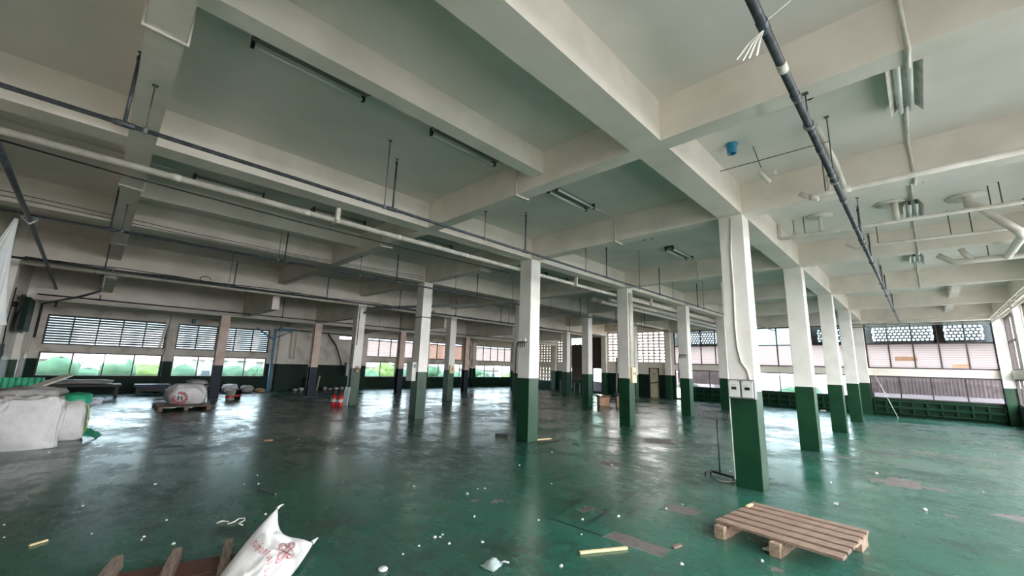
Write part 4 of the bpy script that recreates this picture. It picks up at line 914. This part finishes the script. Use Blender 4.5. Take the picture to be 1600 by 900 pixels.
conduit('wall_conduit', [(-23.35, 9.0, 3.05), (-23.3, 9.5, 2.4), (-23.35, 9.9, 1.5), (-23.35, 9.95, 1.1)], .04, 'drooping black hose on the stained left wall', 'black', 'hose')
t = thing('wall_cabinet', 'grey electric cabinet on the left wall behind the extinguisher column', 'cabinet', (-23.4, 10.4, .75))
MB().box(-23.6, -23.3, 10.2, 10.6, .75, 1.5).build('case', 'grey_enamel', t, bevel=.01); MB().box(-23.3, -23.28, 10.22, 10.58, .78, 1.47).build('door', 'meter_door', t)
MB().box(-23.55, -23.1, 8.1, 8.5, 0, .7).build('grey_bin', 'grey_enamel', label='grey bin standing at the foot of the stained left wall', cat='bin', bevel=.02)
MB().bar((-23.4, 8.75, 0), (-23.45, 8.85, .75), .1, .03).build('leaning_board', 'concrete', label='pale narrow board leaning by the grey bin', cat='board')
for k, y in enumerate((7.6, 7.9, 9.1, 9.4, 9.7, 10.0)):
    lumpy(MB(), (-23.2, y, 0), .14, .12, .06+.02*(k % 3), 80+k, 8, .25, .8).build('debris_lump', ('concrete', 'woven', 'woven_grey')[k % 3], label=('first', 'second', 'third', 'fourth', 'fifth', 'last')[k]+' from the left of six debris lumps along the foot of the stained wall', cat='debris', group='debris along the stained wall')
# fire extinguishers
def extinguisher(x, y, label, z=0):
    t = thing('fire_extinguisher', label, 'extinguisher', (x, y, 0))
    MB().lathe([(0, .0), (.085, .0), (.09, .02), (.09, .31), (.07, .37), (.035, .40), (.03, .43), (0, .43)], (x, y, 0), 18).build('cylinder', 'red_paint', t)
    MB().lathe([(.0912, .17), (.0912, .26)], (x, y, 0), 18).build('label_band', 'paper', t)
    MB().box(x-.03, x+.09, y-.018, y+.018, .43, .46).build('valve', 'black', t); MB().bar((x-.02, y, .46), (x+.11, y, .50), .025, .012).build('lever', 'red_paint', t)
    MB().tube([(x-.03, y, .44), (x-.11, y, .4), (x-.12, y, .25), (x-.10, y, .1)], .012, 6).build('hose', 'black', t)
extinguisher(-14.93, 6.22, 'left one of two red fire extinguishers at the column foot'); extinguisher(-14.72, 6.36, 'right one of two red fire extinguishers at the column foot')
MB().bar((-15.02, 6.66, 0), (-15.02, 6.72, .66), .42, .02, 0, (0, 1, 0)).build('white_board', 'meter_door', label='white board leaning on the column behind the extinguishers', cat='board')
# cardboard boxes and sheet by the third-row column
def carton(x, y, sx_, sy_, h, rz, label, flaps=True):
    t = thing('cardboard_box', label, 'box', (x, y, 0), rot=rz); a, b, w = sx_/2, sy_/2, .012
    mb = MB(); mb.box(-a, a, -b, b, 0, w); mb.box(-a, -a+w, -b, b, w, h); mb.box(a-w, a, -b, b, w, h); mb.box(-a+w, a-w, -b, -b+w, w, h); mb.box(-a+w, a-w, b-w, b, w, h)
    mb.build('carton', 'card', t)
    if flaps:
        for p0, p1, q in (((-a, -b, h), (a, -b, h), (0, -.18, .1)), ((-a, b, h), (a, b, h), (0, .2, .06)), ((a, -b, h), (a, b, h), (.2, 0, -.06))):
            P0, P1, q = Vector(p0), Vector(p1), Vector(q)
            MB().add([P0, P1, P1+q, P0+q, P0+Vector((0, 0, .008)), P1+Vector((0, 0, .008)), P1+q+Vector((0, 0, .008)), P0+q+Vector((0, 0, .008))], [(0, 1, 2, 3), (7, 6, 5, 4), (0, 4, 5, 1), (1, 5, 6, 2), (2, 6, 7, 3), (3, 7, 4, 0)]).build('flap', 'card', t)
carton(-9.55, 16.78, .62, .5, .42, .5, 'open cardboard box left of the switch-box column'); carton(-10.35, 16.35, .46, .4, .34, .9, 'brown box lying under the whitish sheet')
carton(-9.9, 17.5, .5, .5, .5, .2, 'cardboard box behind the open one', False)
MB().grid(lambda u, v: Vector((-10.7+.62*u, 16.1+.55*v, .42-.02*u**1.4+.04*math.sin(6*u+2*v))), 16, 12).build('white_sheet', 'plastic_film', label='whitish plastic sheet draped over the boxes', cat='sheet')
t = thing('dark_pole', 'dark pole leaning upright left of the switch-box column', 'pole', (-9.2, 15.2, 0))
MB().tube([(-9.25, 15.6, 0), (-9.2, 15.6, 2.1)], .035, 8).build('rod', 'rod_steel', t)
MB().box(-9.3, -9.12, 15.55, 15.65, .5, .62).build('clamp', 'steel_dark', t)
t = thing('pale_bench', 'pale-legged bench in front of the far brown shutter', 'bench', (-16.9, 22.9, 0))
MB().box(-17.8, -16.0, 22.6, 23.2, .66, .70).build('top', 'green_dado', t)
for x in (-17.7, -16.9, -16.1):
    for y in (22.65, 23.15): MB().box(x-.025, x+.025, y-.025, y+.025, 0, .66).build('leg', 'grey_enamel', t)
MB().box(-3.6, -3.4, 23.85, 24.0, .0, .0001+.05).build('floor_brick', 'concrete', label='pale brick at the foot of the far wall', cat='brick')
conduit('leaning_rod', [(-.95, 23.3, 0), (-1.6, 24.0, 1.9)], .012, 'thin white rod leaning on the end window at right', 'pvc', 'rod')

# ------------------------------------------------------------------ outside: what the windows look out on
MB().box(-220, 160, -160, 220, -9.0, -8.6).build('ground', 'city_ground', kind='structure')
MB().box(-80, -34, -40, 70, -8.6, -8.55).build('lawn', 'grass_ground', kind='structure'); MB().box(-30, 20, 40, 120, -8.6, -8.55).build('field', 'grass_ground', kind='structure')
t = thing('flat_roof', 'pale concrete roof just outside the end windows', 'roof', (-4, 28, -.4))
MB().box(-10.5, 3.2, 24.6, 31, -.5, -.25).build('slab', 'concrete', t); MB().box(-10.5, -6.9, 30.7, 31, -.25, .84).build('parapet', 'concrete', t); MB().box(-2.6, 3.6, 30.7, 31, -.25, .84).build('parapet', 'concrete', t)
def shed(x0, x1, z0, z1, label):
    t = thing('shed_wall', label, 'shed', ((x0+x1)/2, 27, z0))
    n = int((x1-x0)/.06)
    mb = MB(); mb.add([(x0+(x1-x0)*i/n, 26.9+.035*(i % 2), z) for i in range(n+1) for z in (z0, z1)], [(2*i, 2*i+2, 2*i+3, 2*i+1) for i in range(n)])
    mb.build('corrugated_sheet', 'outside_wall', t); MB().box(x0, x1, 26.98, 29.5, z1, z1+.06).build('roof_sheet', 'concrete', t)
    for x in (x0+.1, x1-.1): MB().box(x-.06, x+.06, 26.99, 27.1, -.25, z1).build('post', 'dark_grey', t)
shed(-2.0, 2.9, .86, 2.1, 'grey corrugated shed wall outside the right end windows'); shed(-11.4, -7.2, .86, 2.1, 'grey corrugated shed wall outside the windows left of the metered column')
def screen(x0, x1, z0, z1, label):
    """breeze-block screen with staggered hexagonal holes, standing just outside the panes"""
    t = thing('block_screen', label, 'screen', ((x0+x1)/2, YE+.5, z0)); cw, rh = .135, .125
    nr = int((z1-z0)/rh); y0, y1 = YE+.42, YE+.52
    MB().box(x0-.3, x1+.3, y0, y1, z0-.14, z0).build('sill_course', 'screen_wall', t); MB().box(x0-.3, x1+.3, y0, y1, z0+nr*rh, z0+nr*rh+.25).build('top_course', 'screen_wall', t)
    MB().box(x0-.3, x0, y0, y1, z0, z0+nr*rh).build('end_course', 'screen_wall', t); MB().box(x1, x1+.3, y0, y1, z0, z0+nr*rh).build('end_course', 'screen_wall', t)
    for x in (x0-.2, x1+.2): MB().box(x-.04, x+.04, YE+.18, y0, z0+nr*rh+.05, z0+nr*rh+.15).build('bracket', 'screen_wall', t)
    nc = int((x1-x0)/cw); cw = (x1-x0)/nc; data = {}
    for k in range(nr):
        off = cw/2 if k % 2 else 0
        for i in range(nc-(k % 2)):
            cx, cz = x0+off+(i+.5)*cw, z0+(k+.5)*rh
            if 'a' not in data:
                mb = MB(); out = [(-cw/2, -rh/2), (0, -rh/2), (cw/2, -rh/2), (cw/2, rh/2), (0, rh/2), (-cw/2, rh/2)]
                inn = [(-cw*.27, -rh*.33), (0, -rh*.33), (cw*.27, -rh*.33), (cw*.27, rh*.33), (0, rh*.33), (-cw*.27, rh*.33)]
                inn = [(-cw*.42, 0), (-cw*.22, -rh*.36), (cw*.22, -rh*.36), (cw*.42, 0), (cw*.22, rh*.36), (-cw*.22, rh*.36)]
                out = [(-cw/2, 0), (-cw/2, -rh/2), (cw/2, -rh/2), (cw/2, 0), (cw/2, rh/2), (-cw/2, rh/2)]
                v = [(cx+a, y, cz+b) for y in (y0, y1) for a, b in out+inn]; f = []
                for j in range(6):
                    n_ = (j+1) % 6
                    f += [(j, n_, 6+n_, 6+j), (12+j, 18+j, 18+n_, 12+n_), (6+j, 6+n_, 18+n_, 18+j)]
                mb.add(v, f); data['a'] = mb.build('screen_block', 'screen_wall', t, at=(cx, y0, cz))
            else: inst(data['a'], (cx, y0, cz), t)
screen(-1.5, .45, 3.16, 3.86, 'hexagon-hole block screen outside the right end windows, left part'); screen(.75, 1.85, 3.16, 3.86, 'hexagon-hole block screen outside the right end windows, right part')
screen(-3.5, -2.3, 3.16, 3.86, 'hexagon-hole block screen seen between the rightmost row columns'); screen(-10.2, -8.1, 3.16, 3.86, 'hexagon-hole block screen seen left of the metered column')
MB().box(-24.5, -17.9, 26.2, 26.4, -8.6, 6).build('neighbour_wall', 'neighbour_dark', label='dark wall of the neighbouring building behind the far block openings', cat='wall')
t = thing('boundary_wall', 'pale long wall far behind the trees at the end windows', 'wall', (-5, 100, -8.6))
MB().box(-60, 40, 100, 100.4, -8.6, 1.2).build('wall_face', 'concrete', t)
# trees, houses and hills beyond the left windows
def tree(x, y, h, r_, label, group, leaf='leaf', seed=0, base=-8.6):
    t = thing('tree', label, 'tree', (x, y, base), group); rnd = random.Random(seed)
    MB().tube([(x, y, base), (x, y, base+h*.55)], [.3, .16], 7).build('trunk', 'bark', t)
    mb = MB()
    for k in range(9):
        c = Vector((x+rnd.uniform(-.6, .6)*r_, y+rnd.uniform(-.6, .6)*r_, base+h*(.5+.45*rnd.random()))); q = r_*rnd.uniform(.42, .62)
        mb.grid(lambda u, v: c+Vector((math.cos(2*PI*u)*math.sin(PI*v), math.sin(2*PI*u)*math.sin(PI*v), math.cos(PI*v)*.8))*q*(1+.28*noise.noise(Vector((u*9+k, v*7, seed)))), 12, 8, 0, True, True)
    mb.build('crown', leaf, t)
TR = random.Random(5)
for k in range(36):
    y = -19+k*2.7+TR.uniform(-.5, .5); x = -44-(k*7 % 4)*7-TR.uniform(0, 2)
    tree(x, y, TR.uniform(8.7, 9.9), TR.uniform(2.0, 2.7), 'leafy tree in the green belt outside the left windows', 'trees outside the left windows', 'leaf' if k % 3 else 'leaf_light', k)
for k in range(9):
    tree(-24+k*5.4, 58+(k % 3)*7, TR.uniform(8.0, 9.0), TR.uniform(2.2, 2.9), 'leafy tree outside the far end windows', 'trees outside the end windows', 'leaf', 40+k)
def house(x, y, w, d, h, label):
    t = thing('house', label, 'house', (x, y, -8.6), 'houses outside the left windows'); z0, z1 = -8.6, -8.6+h
    MB().box(x-d/2, x+d/2, y-w/2, y+w/2, z0, z1).build('walls', 'house_white', t)
    mb = MB(); e = .5; mb.add([(x-d/2-e, y-w/2-e, z1), (x+d/2+e, y-w/2-e, z1), (x+d/2+e, y+w/2+e, z1), (x-d/2-e, y+w/2+e, z1), (x, y-w/2+1, z1+1.5), (x, y+w/2-1, z1+1.5)], [(0, 1, 4), (1, 2, 5, 4), (2, 3, 5), (3, 0, 4, 5), (3, 2, 1, 0)])
    mb.build('roof', 'roof_red', t)
    for k in range(int(w/2)):
        for zz in (z0+1, z0+3.8, z0+6.5):
            if zz+1.5 < z1: MB().box(x+d/2, x+d/2+.06, y-w/2+.6+k*2, y-w/2+1.7+k*2, zz, zz+1.4).build('window', 'house_dark', t)
HR = random.Random(9)
for k in range(11): house(-84-HR.uniform(0, 14), -22+k*9.5+HR.uniform(-.6, .6), HR.uniform(6, 7.4), 8, HR.uniform(8.8, 9.7), 'pale red-roofed house beyond the trees outside the left windows')
mb = MB(); mb.grid(lambda u, v: Vector((-150-60*v, -160+320*u, -9+(6+3*noise.noise(Vector((u*6, v*2, 3))))*math.sin(PI*v)*(.6+.5*noise.noise(Vector((u*4, 1, 5)))))), 60, 10)
mb.build('hills', 'leaf', kind='structure')
